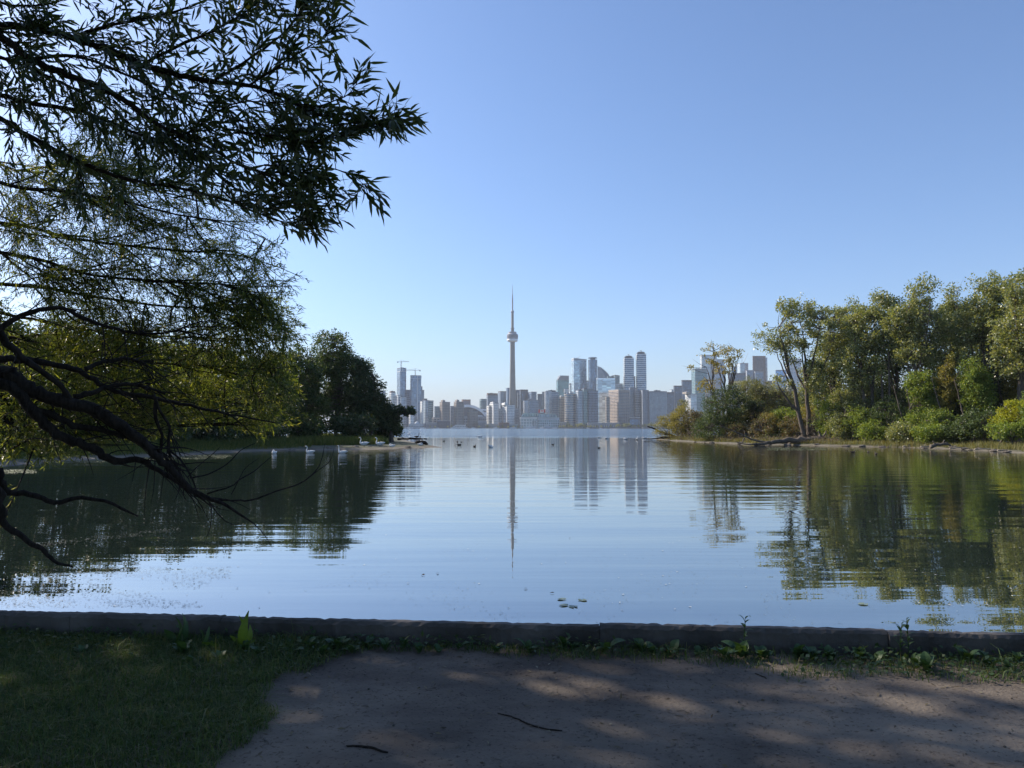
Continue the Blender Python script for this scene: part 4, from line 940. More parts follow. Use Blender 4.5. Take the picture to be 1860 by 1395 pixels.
# ---- trees of the left-hand island
LG = 'dark trees on the left-hand island'
def ltree(px, Y, blobs, label, leaf='dark', seed=0, **kw):
    kw.setdefault('leafsize', (.27,.17)); kw.setdefault('nclump', 300); kw.setdefault('per', 60); kw.setdefault('nlimb', 9)
    return px_tree(px, Y, blobs, left_h, label, leaf, seed=seed, group=kw.pop('group', LG), fork=kw.pop('fork',.12), **kw)
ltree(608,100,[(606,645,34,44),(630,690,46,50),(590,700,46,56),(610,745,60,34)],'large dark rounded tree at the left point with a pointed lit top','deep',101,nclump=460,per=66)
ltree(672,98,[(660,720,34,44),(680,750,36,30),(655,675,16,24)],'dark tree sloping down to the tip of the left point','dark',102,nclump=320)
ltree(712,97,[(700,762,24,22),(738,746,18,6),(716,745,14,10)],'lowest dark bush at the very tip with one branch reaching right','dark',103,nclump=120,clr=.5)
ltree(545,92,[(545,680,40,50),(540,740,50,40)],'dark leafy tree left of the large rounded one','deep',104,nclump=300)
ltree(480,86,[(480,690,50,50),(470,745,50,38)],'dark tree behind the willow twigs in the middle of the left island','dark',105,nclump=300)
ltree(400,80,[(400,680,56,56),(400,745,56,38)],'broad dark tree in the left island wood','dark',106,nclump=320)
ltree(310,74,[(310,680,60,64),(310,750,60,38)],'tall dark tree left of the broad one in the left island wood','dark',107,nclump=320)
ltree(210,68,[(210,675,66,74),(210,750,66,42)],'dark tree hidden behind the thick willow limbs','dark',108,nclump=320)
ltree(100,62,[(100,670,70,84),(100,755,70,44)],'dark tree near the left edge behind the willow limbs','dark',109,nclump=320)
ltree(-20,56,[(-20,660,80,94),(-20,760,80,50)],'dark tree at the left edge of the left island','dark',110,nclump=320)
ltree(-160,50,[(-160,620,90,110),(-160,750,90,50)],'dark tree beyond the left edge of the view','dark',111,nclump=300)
for (px,Y,bl,lb,lf,sd) in ((560,88,[(556,778,40,20)],'low shaded bush in the grass below the large rounded tree','deep',121),(640,90,[(640,775,40,20)],'low dark bush below the sloping tree','dark',122),(470,80,[(470,778,50,22)],'low dark bush in the middle of the left shore','deep',123),(380,74,[(380,780,50,26)],'low dark bush left of the swimming swans','dark',124),(290,68,[(290,785,50,26)],'low dark bush behind the green scum','dark',125),(180,62,[(180,790,60,30)],'low dark bush behind the willow limbs','dark',126),(60,56,[(60,795,70,34)],'low dark bush at the left edge','dark',127),(700,100,[(700,780,24,12)],'low bush trailing to the water at the left tip','deep',128)):
    shrub(px,Y,bl,lb,lf,hf=left_h,group='bushes under the left-hand trees',seed=sd,nclump=110,leafsize=(.28,.18),clr=.6)

# ---- grass and reeds on the banks (uncountable)
UND = True
def blades(pts, h, w_, lean=0.25, seed=0, curve=0.35):
    r = np.random.RandomState(seed); k = len(pts); a = r.rand(k)*2*np.pi
    side = np.stack([np.cos(a), np.sin(a), np.zeros(k)], 1)*w_[:, None]*.5
    b = a + r.normal(0, 1.2, k) + 1.5; dirn = np.stack([np.cos(b), np.sin(b), np.zeros(k)], 1)
    up = np.array([0, 0, 1.0]); ln = np.abs(r.normal(0, lean, k))[:, None]; H = h[:, None]
    m1 = pts + up*H*.5 + dirn*H*ln*.35; m2 = pts + up*H*(1-ln*.4)*.92 + dirn*H*ln*(1+curve)
    v = np.stack([pts - side, pts + side, m1 + side*.8, m1 - side*.8, m2], 1).reshape(-1, 3)
    i = np.arange(k)[:, None]*5
    return v, [i + np.array([[0, 1, 2, 3]]), i + np.array([[3, 2, 4]])]
GRASS = {
 'reed': leafmat('dry_reed_blade', [(0.12,0.13,0.045),(0.17,0.17,0.065),(0.22,0.19,0.09),(0.10,0.13,0.035)], 0.3, 0.7),
 'bank': leafmat('bank_grass_blade', [(0.055,0.085,0.022),(0.085,0.115,0.028),(0.15,0.16,0.05)], 0.35, 0.7),
 'lawn': leafmat('lawn_grass_blade', [(0.032,0.075,0.020),(0.055,0.105,0.028),(0.080,0.135,0.036),(0.10,0.145,0.045),(0.20,0.19,0.10)], 0.3, 0.6),
}
def scatter_poly(poly, n, seed, lo, hi, hf, bbox):
    r = np.random.RandomState(seed); x = r.uniform(bbox[0], bbox[1], n); y = r.uniform(bbox[2], bbox[3], n)
    sd = inside_sd(x, y, poly) + 1.2*(vnoise(x*.6+30, y*.6+30, 9)-.5); m_ = (sd > lo) & (sd < hi); x, y = x[m_], y[m_]
    return np.stack([x, y, hf(x, y)], 1)
pts = scatter_poly(RIGHT, 300000, 1, .5, 8, right_h, (22, 62, 44, 140)); k = len(pts); r = np.random.RandomState(3)
keep = r.rand(k) < np.clip(1.5 - pts[:, 1]/110, .15, 1); pts = pts[keep]; k = len(pts)
foliage('reeds', [blades(pts, r.uniform(.25, .8, k)*(0.6+.7*vnoise(pts[:,0]*.5+9, pts[:,1]*.5+9, 4)), r.uniform(.02, .05, k), seed=5)], GRASS['reed'], kind='stuff')
r = np.random.RandomState(14); c = []
for _ in range(5200):
    a_ = r.uniform(1195, 1530); q_ = G(a_, np.interp(a_, [1186,1260,1370,1500,1620], [797.5,802.3,806.8,809.2,812]), 0); dpt = abs(r.normal(0, .9)); x_, y_ = q_.x + .25*dpt + r.normal(0, .2), q_.y + dpt*1.6
    c.append((x_, y_, max(0.02, gz(right_h, x_, y_)) + abs(r.normal(0, .38))*(.4+.6*min(1, dpt))))
c = np.array(c); k = len(c); d = r.normal(0, 1, (k, 3))*np.array([1, 1, .6]) + np.array([0, 0, .35])
foliage('undergrowth', [leaf_arrays(c[:2600], d[:2600], r.normal(0, 1, (2600, 3)), r.uniform(.35, 1.1, 2600), r.uniform(.015, .035, 2600))], LEAF['twig'], kind='stuff')
foliage('undergrowth', [leaf_arrays(c[2600:], d[2600:], r.normal(0, 1, (k-2600, 3)), r.uniform(.12, .28, k-2600), r.uniform(.06, .13, k-2600))], LEAF['rust'], kind='stuff')
pts = scatter_poly(LEFT, 330000, 2, 1.6, 16, left_h, (-50, -5, 38, 125)); pts = pts[(inside_sd(pts[:,0], pts[:,1], LEFT) > 5.5) | (pts[:,0]/pts[:,1] < -.26)]; k = len(pts); r = np.random.RandomState(4)
tall = np.clip((inside_sd(pts[:,0], pts[:,1], LEFT)-2.0)/4, .22, 1)
foliage('grass', [blades(pts, r.uniform(.3, 1.0, k)*tall*1.15, r.uniform(.02, .05, k), seed=6)], GRASS['bank'], kind='stuff')
# ------------------------------------------------------------------ foreground willows
GND = lambda x, y: float(ground_h(np.array([x]), np.array([y]))[0])
def pl(pts, Y0, Y1=None):
    """traced limb: pixel points with depth running from Y0 to Y1"""
    Y1 = Y0 if Y1 is None else Y1; n = len(pts)
    return [P(x, y, Y0 + (Y1-Y0)*i/(n-1)) for i, (x, y) in enumerate(pts)]
def smooth_path(pts, sub=4):
    pts = [np.array(p) for p in pts]; out = []
    for i in range(len(pts)-1):
        p0 = pts[max(i-1, 0)]; p1 = pts[i]; p2 = pts[i+1]; p3 = pts[min(i+2, len(pts)-1)]
        for k in range(sub):
            t = k/sub
            out.append(.5*((2*p1) + (-p0+p2)*t + (2*p0-5*p1+4*p2-p3)*t*t + (-p0+3*p1-3*p2+p3)*t**3))
    out.append(pts[-1]); return np.array(out)
def limb(mb, pts, r0, r1, sub=4, n=7, knob=0.08, r=None, pw=0.8):
    q = smooth_path(pts, sub); k = len(q); r = r or np.random.RandomState(1)
    rad = (r0-r1)*(1-np.linspace(0, 1, k))**pw + r1; rad = rad*(1 + r.normal(0, knob, k))
    q[1:-1] += r.normal(0, .22, (k-2, 3))*rad[1:-1, None]
    mb.tube(q, list(rad), n); return q, rad
# ---- nearest willow: trunk on the lawn just left of the view
TR = Vector((-6.6, 4.7, GND(-6.6, 4.7)))
willow = empty('willow_tree', TR, 'big dark willow in front, its limbs and branches reaching in from the left edge', 'tree')
rw = np.random.RandomState(12)
mb = MB()
limb(mb, [TR+Vector((0,0,-.2)), TR+Vector((.15,.1,.6)), TR+Vector((.55,.35,1.3)), TR+Vector((1.0,.7,1.9)), TR+Vector((1.5,.9,2.9)), TR+Vector((1.9,.9,4.2)), TR+Vector((2.2,.6,6.0))], .36, .10, 6, 12, .05, rw)
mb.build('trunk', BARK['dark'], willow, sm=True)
hub_low = TR+Vector((.7,.5,1.35)); hub_mid = TR+Vector((1.0,.7,1.9)); hub_hi = TR+Vector((1.6,.9,3.2))
LOW = [  # hub, traced pixels, Y0, Y1, r0, r1
 (hub_mid, [(-30,676),(0,680),(32,693),(72,714),(118,732),(179,746),(222,775),(265,811),(287,832),(323,865),(351,893),(405,915),(455,947)], 5.9, 6.6, .066, .006),
 (hub_mid, [(-10,695),(32,714),(65,750),(104,789),(143,804),(186,827),(215,838),(247,834),(287,854),(323,875),(358,900),(392,912)], 5.9, 6.7, .044, .006),
 (None, [(50,736),(82,750),(136,771),(186,782),(229,793),(272,807),(300,830),(322,862)], 6.0, 6.6, .032, .008),
 (hub_mid, [(-30,655),(0,653),(43,655),(90,662),(143,675),(179,696),(222,714),(272,721),(330,734),(387,746),(430,755),(500,768)], 6.3, 7.0, .030, .004),
 (hub_mid, [(-20,600),(7,617),(36,646),(72,671),(108,700),(136,732),(186,761),(229,790),(262,812)], 5.7, 6.4, .026, .012),
 (None, [(154,671),(172,662),(190,657),(222,651),(250,655),(275,668)], 6.4, 6.7, .020, .006),
 (None, [(133,721),(165,714),(193,703),(229,698),(262,702),(300,716)], 6.2, 6.6, .024, .008),
 (hub_mid, [(-30,606),(0,596),(29,578),(72,562),(115,560),(150,578),(200,594),(251,605),(308,603),(351,587)], 5.6, 6.0, .022, .004),
 (None, [(279,716),(290,746),(308,775),(305,818),(322,850),(340,885)], 6.5, 6.6, .014, .008),
 (None, [(283,722),(283,761),(294,790),(292,825),(300,840)], 6.5, 6.6, .016, .010),
 (hub_low, [(-20,850),(0,872),(14,893),(54,897),(100,913),(147,904),(200,913),(225,925),(251,938)], 6.3, 6.9, .030, .006),
 (hub_low, [(-30,880),(0,918),(7,951),(43,978),(75,997),(97,1019),(133,1030)], 6.1, 6.4, .036, .007),
 (None, [(395,908),(430,909),(459,908),(500,893),(545,878),(572,857),(584,835),(590,805)], 6.6, 6.9, .009, .002),
 (None, [(560,868),(580,853),(600,836),(607,812)], 6.8, 6.9, .004, .0015),
 (None, [(376,897),(420,883),(434,872),(460,857),(477,843),(492,830)], 6.6, 6.8, .007, .002),
 (None, [(420,898),(434,872),(446,850),(470,832)], 6.6, 6.8, .004, .0015),
 (None, [(345,868),(376,862),(412,843),(437,818),(466,804)], 6.6, 6.8, .007, .002),
 (None, [(340,868),(356,850),(380,830),(400,812)], 6.5, 6.6, .005, .002),
 (None, [(247,834),(244,855),(240,875)], 6.5, 6.5, .004, .002),
 (None, [(300,812),(330,838),(350,872),(362,905)], 6.6, 6.6, .010, .005),
]
mb = MB(); LQ = []
for hub, px, Y0, Y1, r0, r1 in LOW:
    pts = pl(px, Y0, Y1)
    if hub is not None:
        pts = [hub, (hub*0.45 + pts[0]*0.55) + Vector((0,0,.06))] + pts
    m_ = MB(); q, rd_ = limb(m_, pts, r0*(1.25 if hub is not None else 1), r1, 4, 8, .06, rw); LQ.append(q)
    m_.build('limb', BARK['dark'], willow, sm=True)
# fine crossing bare twigs round the low limbs
mb = MB()
for k in range(170):
    q = LQ[rw.choice([0, 1, 2, 3, 4, 5, 6, 7, 8])]; i = rw.randint(len(q)//3, len(q)-1); a = q[i]
    d = unit(q[min(i+1, len(q)-1)]-q[i-1] + rw.normal(0, .5, 3)*np.linalg.norm(q[min(i+1, len(q)-1)]-q[i-1])); L = rw.uniform(.15, .6)
    c = a + d*L; mb.tube(bez(a, (a+c)/2 + rw.normal(0, .05, 3), c, 5), [.006,.005,.004,.003,.0012], 4)
mb.build('twig', BARK['dark'], willow, kind='stuff')
UP = [
 ([(-60,40),(0,47),(65,52),(129,69),(194,90),(258,118),(327,138),(387,148),(452,155),(516,176),(568,206),(624,215),(660,226),(685,220),(705,214)], 5.0, 4.2, .030, .0015),
 ([(-60,30),(0,65),(26,82),(56,108),(108,131),(163,151),(224,181),(275,219),(327,245),(378,267),(430,297),(495,323),(540,350)], 4.9, 4.3, .034, .003),
 ([(-60,90),(0,103),(43,120),(110,150),(180,185),(250,235),(330,290)], 5.2, 4.8, .018, .003),
 ([(-60,150),(0,172),(65,189),(129,198),(194,219),(240,240),(301,258),(366,292),(430,344),(495,357),(572,357),(615,355)], 5.1, 4.4, .020, .002),
 ([(-60,190),(0,215),(43,241),(86,265),(142,292),(194,314),(258,331),(320,340),(387,357),(473,378),(538,374),(572,387)], 5.2, 4.5, .024, .002),
 ([(560,202),(602,185),(632,172),(649,150)], 4.3, 4.2, .005, .0015),
 ([(129,69),(170,55),(215,43),(301,26),(365,4),(400,-20)], 4.9, 4.6, .014, .002),
 ([(258,118),(320,85),(387,56),(452,17),(500,-30)], 4.7, 4.4, .012, .002),
 ([(387,148),(440,115),(495,77),(530,45),(546,20)], 4.5, 4.3, .009, .002),
 ([(452,155),(500,125),(538,99),(580,73),(600,58)], 4.4, 4.2, .007, .0015),
 ([(430,240),(480,245),(538,262),(572,258),(624,245)], 4.5, 4.3, .008, .0015),
 ([(480,300),(520,305),(560,301),(600,305),(637,318),(667,340)], 4.4, 4.3, .007, .0015),
 ([(-60,0),(20,10),(80,8),(150,-10)], 4.9, 4.7, .016, .003),
 ([(56,108),(120,100),(180,115),(260,150),(340,190),(420,215),(500,235)], 4.8, 4.4, .012, .002),
 ([(140,292),(150,330),(165,370),(175,420)], 5.2, 5.2, .006, .002),
 ([(400,344),(440,375),(480,392),(520,405),(562,408)], 4.5, 4.4, .006, .0015),
 ([(300,258),(350,235),(420,190),(480,185),(560,190)], 4.6, 4.4, .008, .002),
]
UQ = []
for px, Y0, Y1, r0, r1 in UP:
    pts = pl(px, Y0, Y1)
    if px[0][0] < 0: pts = [hub_hi, hub_hi*.5 + pts[0]*.5 + Vector((0,0,.15))] + pts
    m_ = MB(); q, rd_ = limb(m_, pts, r0, r1, 4, 6, .05, rw, 0.9); UQ.append((q[8:] if px[0][0] < 0 else q, 1)); m_.build('branch', BARK['dark'], willow, sm=True)
def Ln_(L): return L*.95
def ok_env(p, env):
    x, y = PIX(p)
    return x < 0 or y < 0 or inside_sd(np.array([x]), np.array([y]), env)[0] > 0
ENV1 = [(-400,-400),(600,-400),(590,0),(606,60),(600,120),(575,165),(640,150),(662,180),(700,195),(760,205),(770,225),(690,235),(640,235),(625,265),(600,290),(620,315),(660,335),(640,350),(600,370),(578,395),(530,405),(480,385),(420,370),(380,350),(330,360),(260,370),(190,400),(160,430),(100,400),(0,420),(-400,420)]
ENV2 = [(-600,-400),(520,-400),(525,420),(545,470),(548,560),(555,600),(545,660),(560,700),(540,760),(470,790),(400,775),(330,785),(250,790),(170,815),(90,835),(0,840),(-600,840)]
def leafy_twigs(paths, ntw, r, Lt=(.22,.55), Lleaf=(.065,.125), Wl=(.013,.021), spread=.55, down=.12, step=.024, tiplen=.35, bias=1.3, env=None):
    """secondary shoots along the given branch paths, with alternate narrow leaves; returns twig tubes and leaf arrays"""
    tw = MB(); C_ = []; D_ = []; lens = np.array([len(q) for q in paths], float); pr = lens/lens.sum()
    def add_shoot(a, d, L):
        c = a + d*L + np.array([0, 0, -down*L*r.uniform(0, 2)]); k = max(4, int(L/step))
        mid = a + d*L*.5 + r.normal(0, .03, 3); pts = bez(a, mid, c, 6)
        tw.tube(pts, [.0028,.0025,.0021,.0017,.0013,.0007], 3)
        t = (np.arange(k)+r.rand(k)*.6)/k; t = t**.85; base = ((1-t)**2)[:, None]*a + (2*t*(1-t))[:, None]*mid + (t*t)[:, None]*c
        dd = unit(c-a); perp = unit(np.cross(dd, r.normal(0, 1, 3))); p2 = np.cross(dd, perp)
        ang = np.arange(k)*2.4 + r.rand()*6; side = np.cos(ang)[:, None]*perp + np.sin(ang)[:, None]*p2
        dl = unit(dd*r.uniform(.7, 1.3, (k, 1)) + side*r.uniform(.4, .95, (k, 1)) + np.array([0, 0, -.25]) + r.normal(0, .12, (k, 3)))
        C_.append(base); D_.append(dl)
    for q in paths:                          # leaves at each branch tip
        d = unit(q[-1]-q[-3]); add_shoot(q[-2], d, tiplen)
    for _ in range(ntw):
        q = paths[r.choice(len(paths), p=pr)]; t = r.rand()**(1/bias); i = min(len(q)-2, max(1, int(t*len(q))))
        a = q[i] + (q[i+1]-q[i])*r.rand(); d = unit(q[i+1]-q[i-1]); d = unit(d + r.normal(0, spread, 3)*np.array([1, .8, 1]))
        Ls = r.uniform(*Lt)
        if env is not None and not ok_env(a + d*Ln_(Ls), env): continue
        add_shoot(a, d, Ls)
    c = np.concatenate(C_); d = np.concatenate(D_); k = len(c)
    return tw, c, d, r.normal(0, 1, (k, 3)) + np.array([0, 0, .5]), r.uniform(*Lleaf, k), r.uniform(*Wl, k)
tw, c, d, nr, L, Wd = leafy_twigs([q for q, _ in UQ], 660, np.random.RandomState(5), bias=1.1, tiplen=.13, Lt=(.18,.5), env=ENV1)
tw.build('twig', BARK['dark'], willow, kind='stuff')
ext = [UQ[i][0][-n_:] for i, n_ in ((0, 14), (5, 8), (7, 8), (8, 8), (9, 9), (10, 8), (11, 9), (3, 10), (4, 10), (15, 8), (1, 8))]
tw, c_, d_, nr_, L_, W_ = leafy_twigs(ext, 115, np.random.RandomState(6), bias=1.0, tiplen=.10, Lt=(.08,.22), spread=.5)
tw.build('twig', BARK['dark'], willow, kind='stuff')
c = np.concatenate([c, c_]); d = np.concatenate([d, d_]); nr = np.concatenate([nr, nr_]); L = np.concatenate([L, L_]); Wd = np.concatenate([Wd, W_])
# the 300 leaves that show largest are single leaves, the rest one part
f = c[:, 1]; px = 930 + F*c[:, 0]/f; py = 777 - F*(c[:, 2]-CAMZ)/f
fl_ = np.sqrt(np.maximum(0, 1-(d[:, 1])**2))
score = L/f*fl_ * ((px > 5) & (px < 800) & (py > 5) & (py < 430)); order = np.argsort(-score); big = order[:300]; rest = order[300:]
one = leaf_arrays(np.zeros((1, 3)), np.array([[1., 0, 0]]), np.array([[0, 0, 1.]]), np.array([1.0]), np.array([0.17]), 'willow', 0.10)
for variant in range(3):
    V, fl = leaf_arrays(np.zeros((1, 3)), np.array([[1., 0, 0]]), np.array([[0, 0, 1.]]), np.array([1.0]), np.array([0.15 + .03*variant]), 'willow', 0.04 + 0.09*variant)
    me = mesh_np('leaf', V, fl); me.materials.append(LEAF['near'])
    for i in big[variant::3]:
        x = unit(d[i]); s_ = unit(np.cross(x, nr[i])); n2 = np.cross(s_, x)
        M = Matrix(((x[0], -s_[0], n2[0]), (x[1], -s_[1], n2[1]), (x[2], -s_[2], n2[2]))).to_4x4()
        o = bpy.data.objects.new('leaf', me); C.objects.link(o); o.parent = willow
        o.matrix_local = Matrix.Translation(Vector(c[i]) - TR) @ M @ Matrix.Scale(float(L[i]), 4)
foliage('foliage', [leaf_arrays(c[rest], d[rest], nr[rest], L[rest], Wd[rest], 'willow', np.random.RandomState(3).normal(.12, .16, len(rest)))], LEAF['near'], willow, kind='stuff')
# crown of the same tree above and left of the view
def blob_leaves(r, blobs, n, Lr, Wr):
    C_ = []
    for (x, y, z, rx, ry, rz) in blobs:
        k = n; v = r.normal(0, 1, (k, 3)); v = v/np.linalg.norm(v, axis=1)[:, None]*(r.rand(k, 1)**.4)
        # group into clumps
        cc = np.array([x, y, z]) + v*np.array([rx, ry, rz]); C_.append(cc)
    c = np.concatenate(C_); k = len(c); d = r.normal(0, 1, (k, 3)) + np.array([0, 0, -.4])
    return c, d, r.normal(0, 1, (k, 3)), r.uniform(*Lr, k), r.uniform(*Wr, k)

# ---- second willow, a few metres further along the bank, sunlit from behind
T2 = Vector((-11.2, 12.5, .4))
w2 = empty('willow_tree', T2, 'second willow behind the dark one, with pale sunlit leaves over the lagoon', 'tree')
r2 = np.random.RandomState(33); mb = MB()
limb(mb, [T2+Vector((0,0,-.3)), T2+Vector((.2,0,1.2)), T2+Vector((.9,-.1,2.6)), T2+Vector((1.2,0,4.2)), T2+Vector((1.8,.2,6.5))], .42, .12, 6, 12, .05, r2)
mb.build('trunk', BARK['grey'], w2, sm=True)
h2a = T2+Vector((.6,-.05,2.0)); h2b = T2+Vector((1.1,0,3.6)); h2c = T2+Vector((1.4,.1,4.9))
UP2 = [
 (h2c, [(-60,330),(40,340),(130,350),(220,365),(300,385),(380,400),(450,420),(505,445)], 11, 10, .05),
 (h2c, [(-60,400),(40,410),(120,430),(220,445),(320,455),(420,462),(490,480),(540,500)], 11.5, 10.5, .05),
 (h2c, [(-60,450),(60,470),(170,500),(280,510),(380,515),(460,520),(530,520)], 11, 10, .05),
 (h2b, [(-60,520),(60,520),(180,540),(290,555),(390,560),(470,565),(535,580)], 11.5, 10.5, .05),
 (h2b, [(-60,560),(60,580),(170,600),(290,610),(400,615),(480,620),(545,605)], 12, 11, .045),
 (h2b, [(-60,600),(60,620),(170,650),(290,660),(390,665),(470,670),(540,665)], 12, 10.5, .04),
 (h2a, [(-60,650),(60,680),(160,710),(280,720),(380,728),(470,720),(530,715)], 12.5, 11.5, .04),
 (h2a, [(-60,690),(60,720),(150,745),(240,765),(330,775),(400,770),(450,768)], 12, 11.5, .035),
 (h2a, [(-60,720),(40,750),(100,775),(140,800),(150,820)], 11, 10.5, .03),
 (h2a, [(-60,735),(20,770),(50,800),(70,822)], 10.5, 10, .03),
 (h2c, [(-60,290),(30,310),(110,300),(200,320),(280,345),(340,370)], 12, 11, .04),
 (h2a, [(-60,705),(30,735),(90,760),(170,775),(220,785)], 11, 10.5, .03),
]
Q2 = []
for hub, px, Y0, Y1, r0 in UP2:
    pts = [hub] + pl(px, Y0, Y1); m_ = MB(); q, _ = limb(m_, pts, r0*.8, .004, 4, 6, .06, r2, 1.2); Q2.append(q[4:]); m_.build('limb', BARK['dark'], w2, sm=True)
# side branches off those limbs
SB = []; m_ = MB()
for k in range(330):
    q = Q2[r2.randint(len(Q2))]; i = r2.randint(2, len(q)-2); a = q[i]; dd = unit(unit(q[i+1]-q[i-1]) + r2.normal(0, .55, 3)); Ln = r2.uniform(.6, 1.5)
    cc = a + dd*Ln + np.array([0, 0, -.1])
    if not ok_env(cc, ENV2): continue
    pth = bez(a, (a+cc)/2 + r2.normal(0, .12, 3), cc, 9); SB.append(pth); m_.tube(pth, list(np.linspace(.014, .003, 9)), 4)
m_.build('branch', BARK['dark'], w2, kind='stuff')
tw, c, d, nr, L, Wd = leafy_twigs(SB + Q2, 4600, r2, Lt=(.3,.8), Lleaf=(.06,.12), Wl=(.011,.018), spread=.8, step=.030, bias=1.1, tiplen=.3, env=ENV2)
tw.build('twig', BARK['dark'], w2, kind='stuff')
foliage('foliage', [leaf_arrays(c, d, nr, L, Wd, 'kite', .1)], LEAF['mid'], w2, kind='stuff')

# ---- park trees left of and behind the viewer, whose shade lies on the foreground
PG = 'shade trees of the park behind the viewer'
for i, (x, y, H, cr, lb, nn) in enumerate((
    (-13.5, 8.0, 14, [(0,0,9.0,4.8,4.4,4.8,1)], 'broad shade tree left of the viewer beyond the willow', 240),
    (-9.5, -3.5, 13, [(0,0,8.0,4.6,4.6,4.2,1)], 'broad shade tree left behind the viewer', 200),
    (-12.5, 2.0, 14, [(0,0,8.5,5,4.6,4.6,1)], 'tall shade tree directly left of the viewer', 190),
    (-1.5, -5.5, 12, [(0,0.6,7.2,5.2,4.6,3.0,1)], 'broad shade tree right behind the viewer', 300),
    (7.5, -4.0, 12, [(0,0.6,7.4,5.2,4.6,3.2,1)], 'broad shade tree to the right behind the viewer', 280),
    (-15.0, 13.0, 18, [(0,0,12.8,5.0,5,4.2,1)], 'tall shade tree far left beyond the willows', 95))):
    make_tree('shade_tree', 'tree', lb, Vector((x, y, GZ)), H, cr, 'deep', (.34,.22), nn, 40, 9, .95, .34, 200+i, PG)
# ------------------------------------------------------------------ lawn in front
def gh(x, y): return ground_h(x, y)
r = np.random.RandomState(77)
n = 330000
x = np.concatenate([r.uniform(-5.0, -.4, 230000), r.uniform(-.6, 5, 100000)]); y = np.concatenate([r.uniform(2.4, 5.9, 230000), r.uniform(4.3, 5.6, 100000)])
yw = WALL_A.y - 0.12 + (x - WALL_A.x)*wdir.y/wdir.x; sd = inside_sd(x, y, DIRT) + .30*(vnoise(x*3+40, y*3+40, 21)-.5) + .12*(vnoise(x*11+40, y*11+40, 22)-.5)
dens = np.where(sd < 0, np.clip(-sd*9, .0, 1), 0)*(0.35+.65*vnoise(x*2.2+60, y*2.2+60, 23))
dens = np.where(x > -.9, dens*np.clip(.40 - (x+.9)*.06, .12, .5), dens)
keep = (r.rand(n) < dens) & (y < yw-.01); x, y = x[keep], y[keep]; k = len(x)
pts = np.stack([x, y, gh(x, y)], 1)
hh = r.uniform(.03, .09, k)*(.6+.8*vnoise(x*1.3+20, y*1.3+20, 24)); hh[r.rand(k) < .012] *= 2.0
foliage('lawn_grass', [blades(pts, hh, r.uniform(.003, .006, k), lean=.8, seed=8, curve=.9)], GRASS['lawn'], kind='stuff')
# tufts straying over the edge of the bare earth, and clover-like small leaves
n = 34000; x = r.uniform(-4.5, 5.2, n); y = r.uniform(2.2, 5.9, n)
yw = WALL_A.y - 0.13 + (x - WALL_A.x)*wdir.y/wdir.x; sd = inside_sd(x, y, DIRT) + .3*(vnoise(x*3+40, y*3+40, 21)-.5)
band = np.exp(-np.maximum(0, (yw-y))/.45); keep = (r.rand(n) < (.15+.85*band)*(vnoise(x*2.5+10, y*2.5+80, 31) > .36)) & (sd < -.03) & (y < yw); x, y, yw = x[keep], y[keep], yw[keep]; k = len(x)
c = np.stack([x, y, gh(x, y) + r.uniform(.01, .085, k)*np.exp(-(yw-y)/.5)+.01], 1); d = r.normal(0, 1, (k, 3))*np.array([1, 1, .35]) + np.array([0, 0, .25])
foliage('low_weeds', [leaf_arrays(c, d, r.normal(0, .35, (k, 3)) + np.array([0, 0, 1.]), r.uniform(.018, .055, k), r.uniform(.012, .030, k), 'kite', .1)],
        leafmat('small_weed_leaf', [(0.030,0.065,0.022),(0.048,0.09,0.032),(0.07,0.11,0.045)], .25), kind='stuff')
# broad-leaved weeds at the foot of the wall: rosettes of separate leaves
def ovate(name, L, Wd, wav=0.0, mat=None, seg=6):
    m_ = MB(); vs_ = []; rr = random.Random(int(L*1000))
    for i in range(seg+1):
        t = i/seg; wd = Wd*.5*math.sin(math.pi*min(1, t*.92+.06))**.75*(1+wav*math.sin(i*2.6)*(1 if i % 2 else -1))
        z = L*(.28*math.sin(t*2.2)) - .12*L*t*t
        vs_ += [(t*L, wd, z+.16*wd), (t*L, 0, z), (t*L, -wd, z+.16*wd)]
    fs = []
    for i in range(seg):
        a = i*3; fs += [(a, a+1, a+4, a+3), (a+1, a+2, a+5, a+4)]
    m_.add(vs_, fs); me = m_.mesh(name); me.materials.append(mat); return me
MW = leafmat('broad_weed_leaf', [(0.040,0.085,0.030),(0.060,0.115,0.042)], .25, .5)
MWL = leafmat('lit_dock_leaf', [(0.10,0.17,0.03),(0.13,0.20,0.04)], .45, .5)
lm = [ovate('leaf', .075, .042, 0, MW), ovate('leaf', .10, .05, .08, MW), ovate('leaf', .055, .038, 0, MW)]
def rosette(seed):
    rr = random.Random(seed); o = empty('weed_plant', (0, 0, -50), '', 'weed', 'broad-leaved weeds along the foot of the wall')
    k = rr.randint(6, 10)
    for i in range(k):
        me = lm[rr.choice([0, 0, 1, 2])]; c = bpy.data.objects.new('leaf', me); C.objects.link(c); c.parent = o
        a = i*2.4 + rr.uniform(-.4, .4); c.rotation_euler = (rr.uniform(-.3, .3), -rr.uniform(.15, 1.0), a); s_ = rr.uniform(.7, 1.25); c.scale = (s_, s_, s_)
        c.location = (.006*math.cos(a), .006*math.sin(a), rr.uniform(0, .02))
    note_children(o); return o
protos = [rosette(i) for i in range(5)]
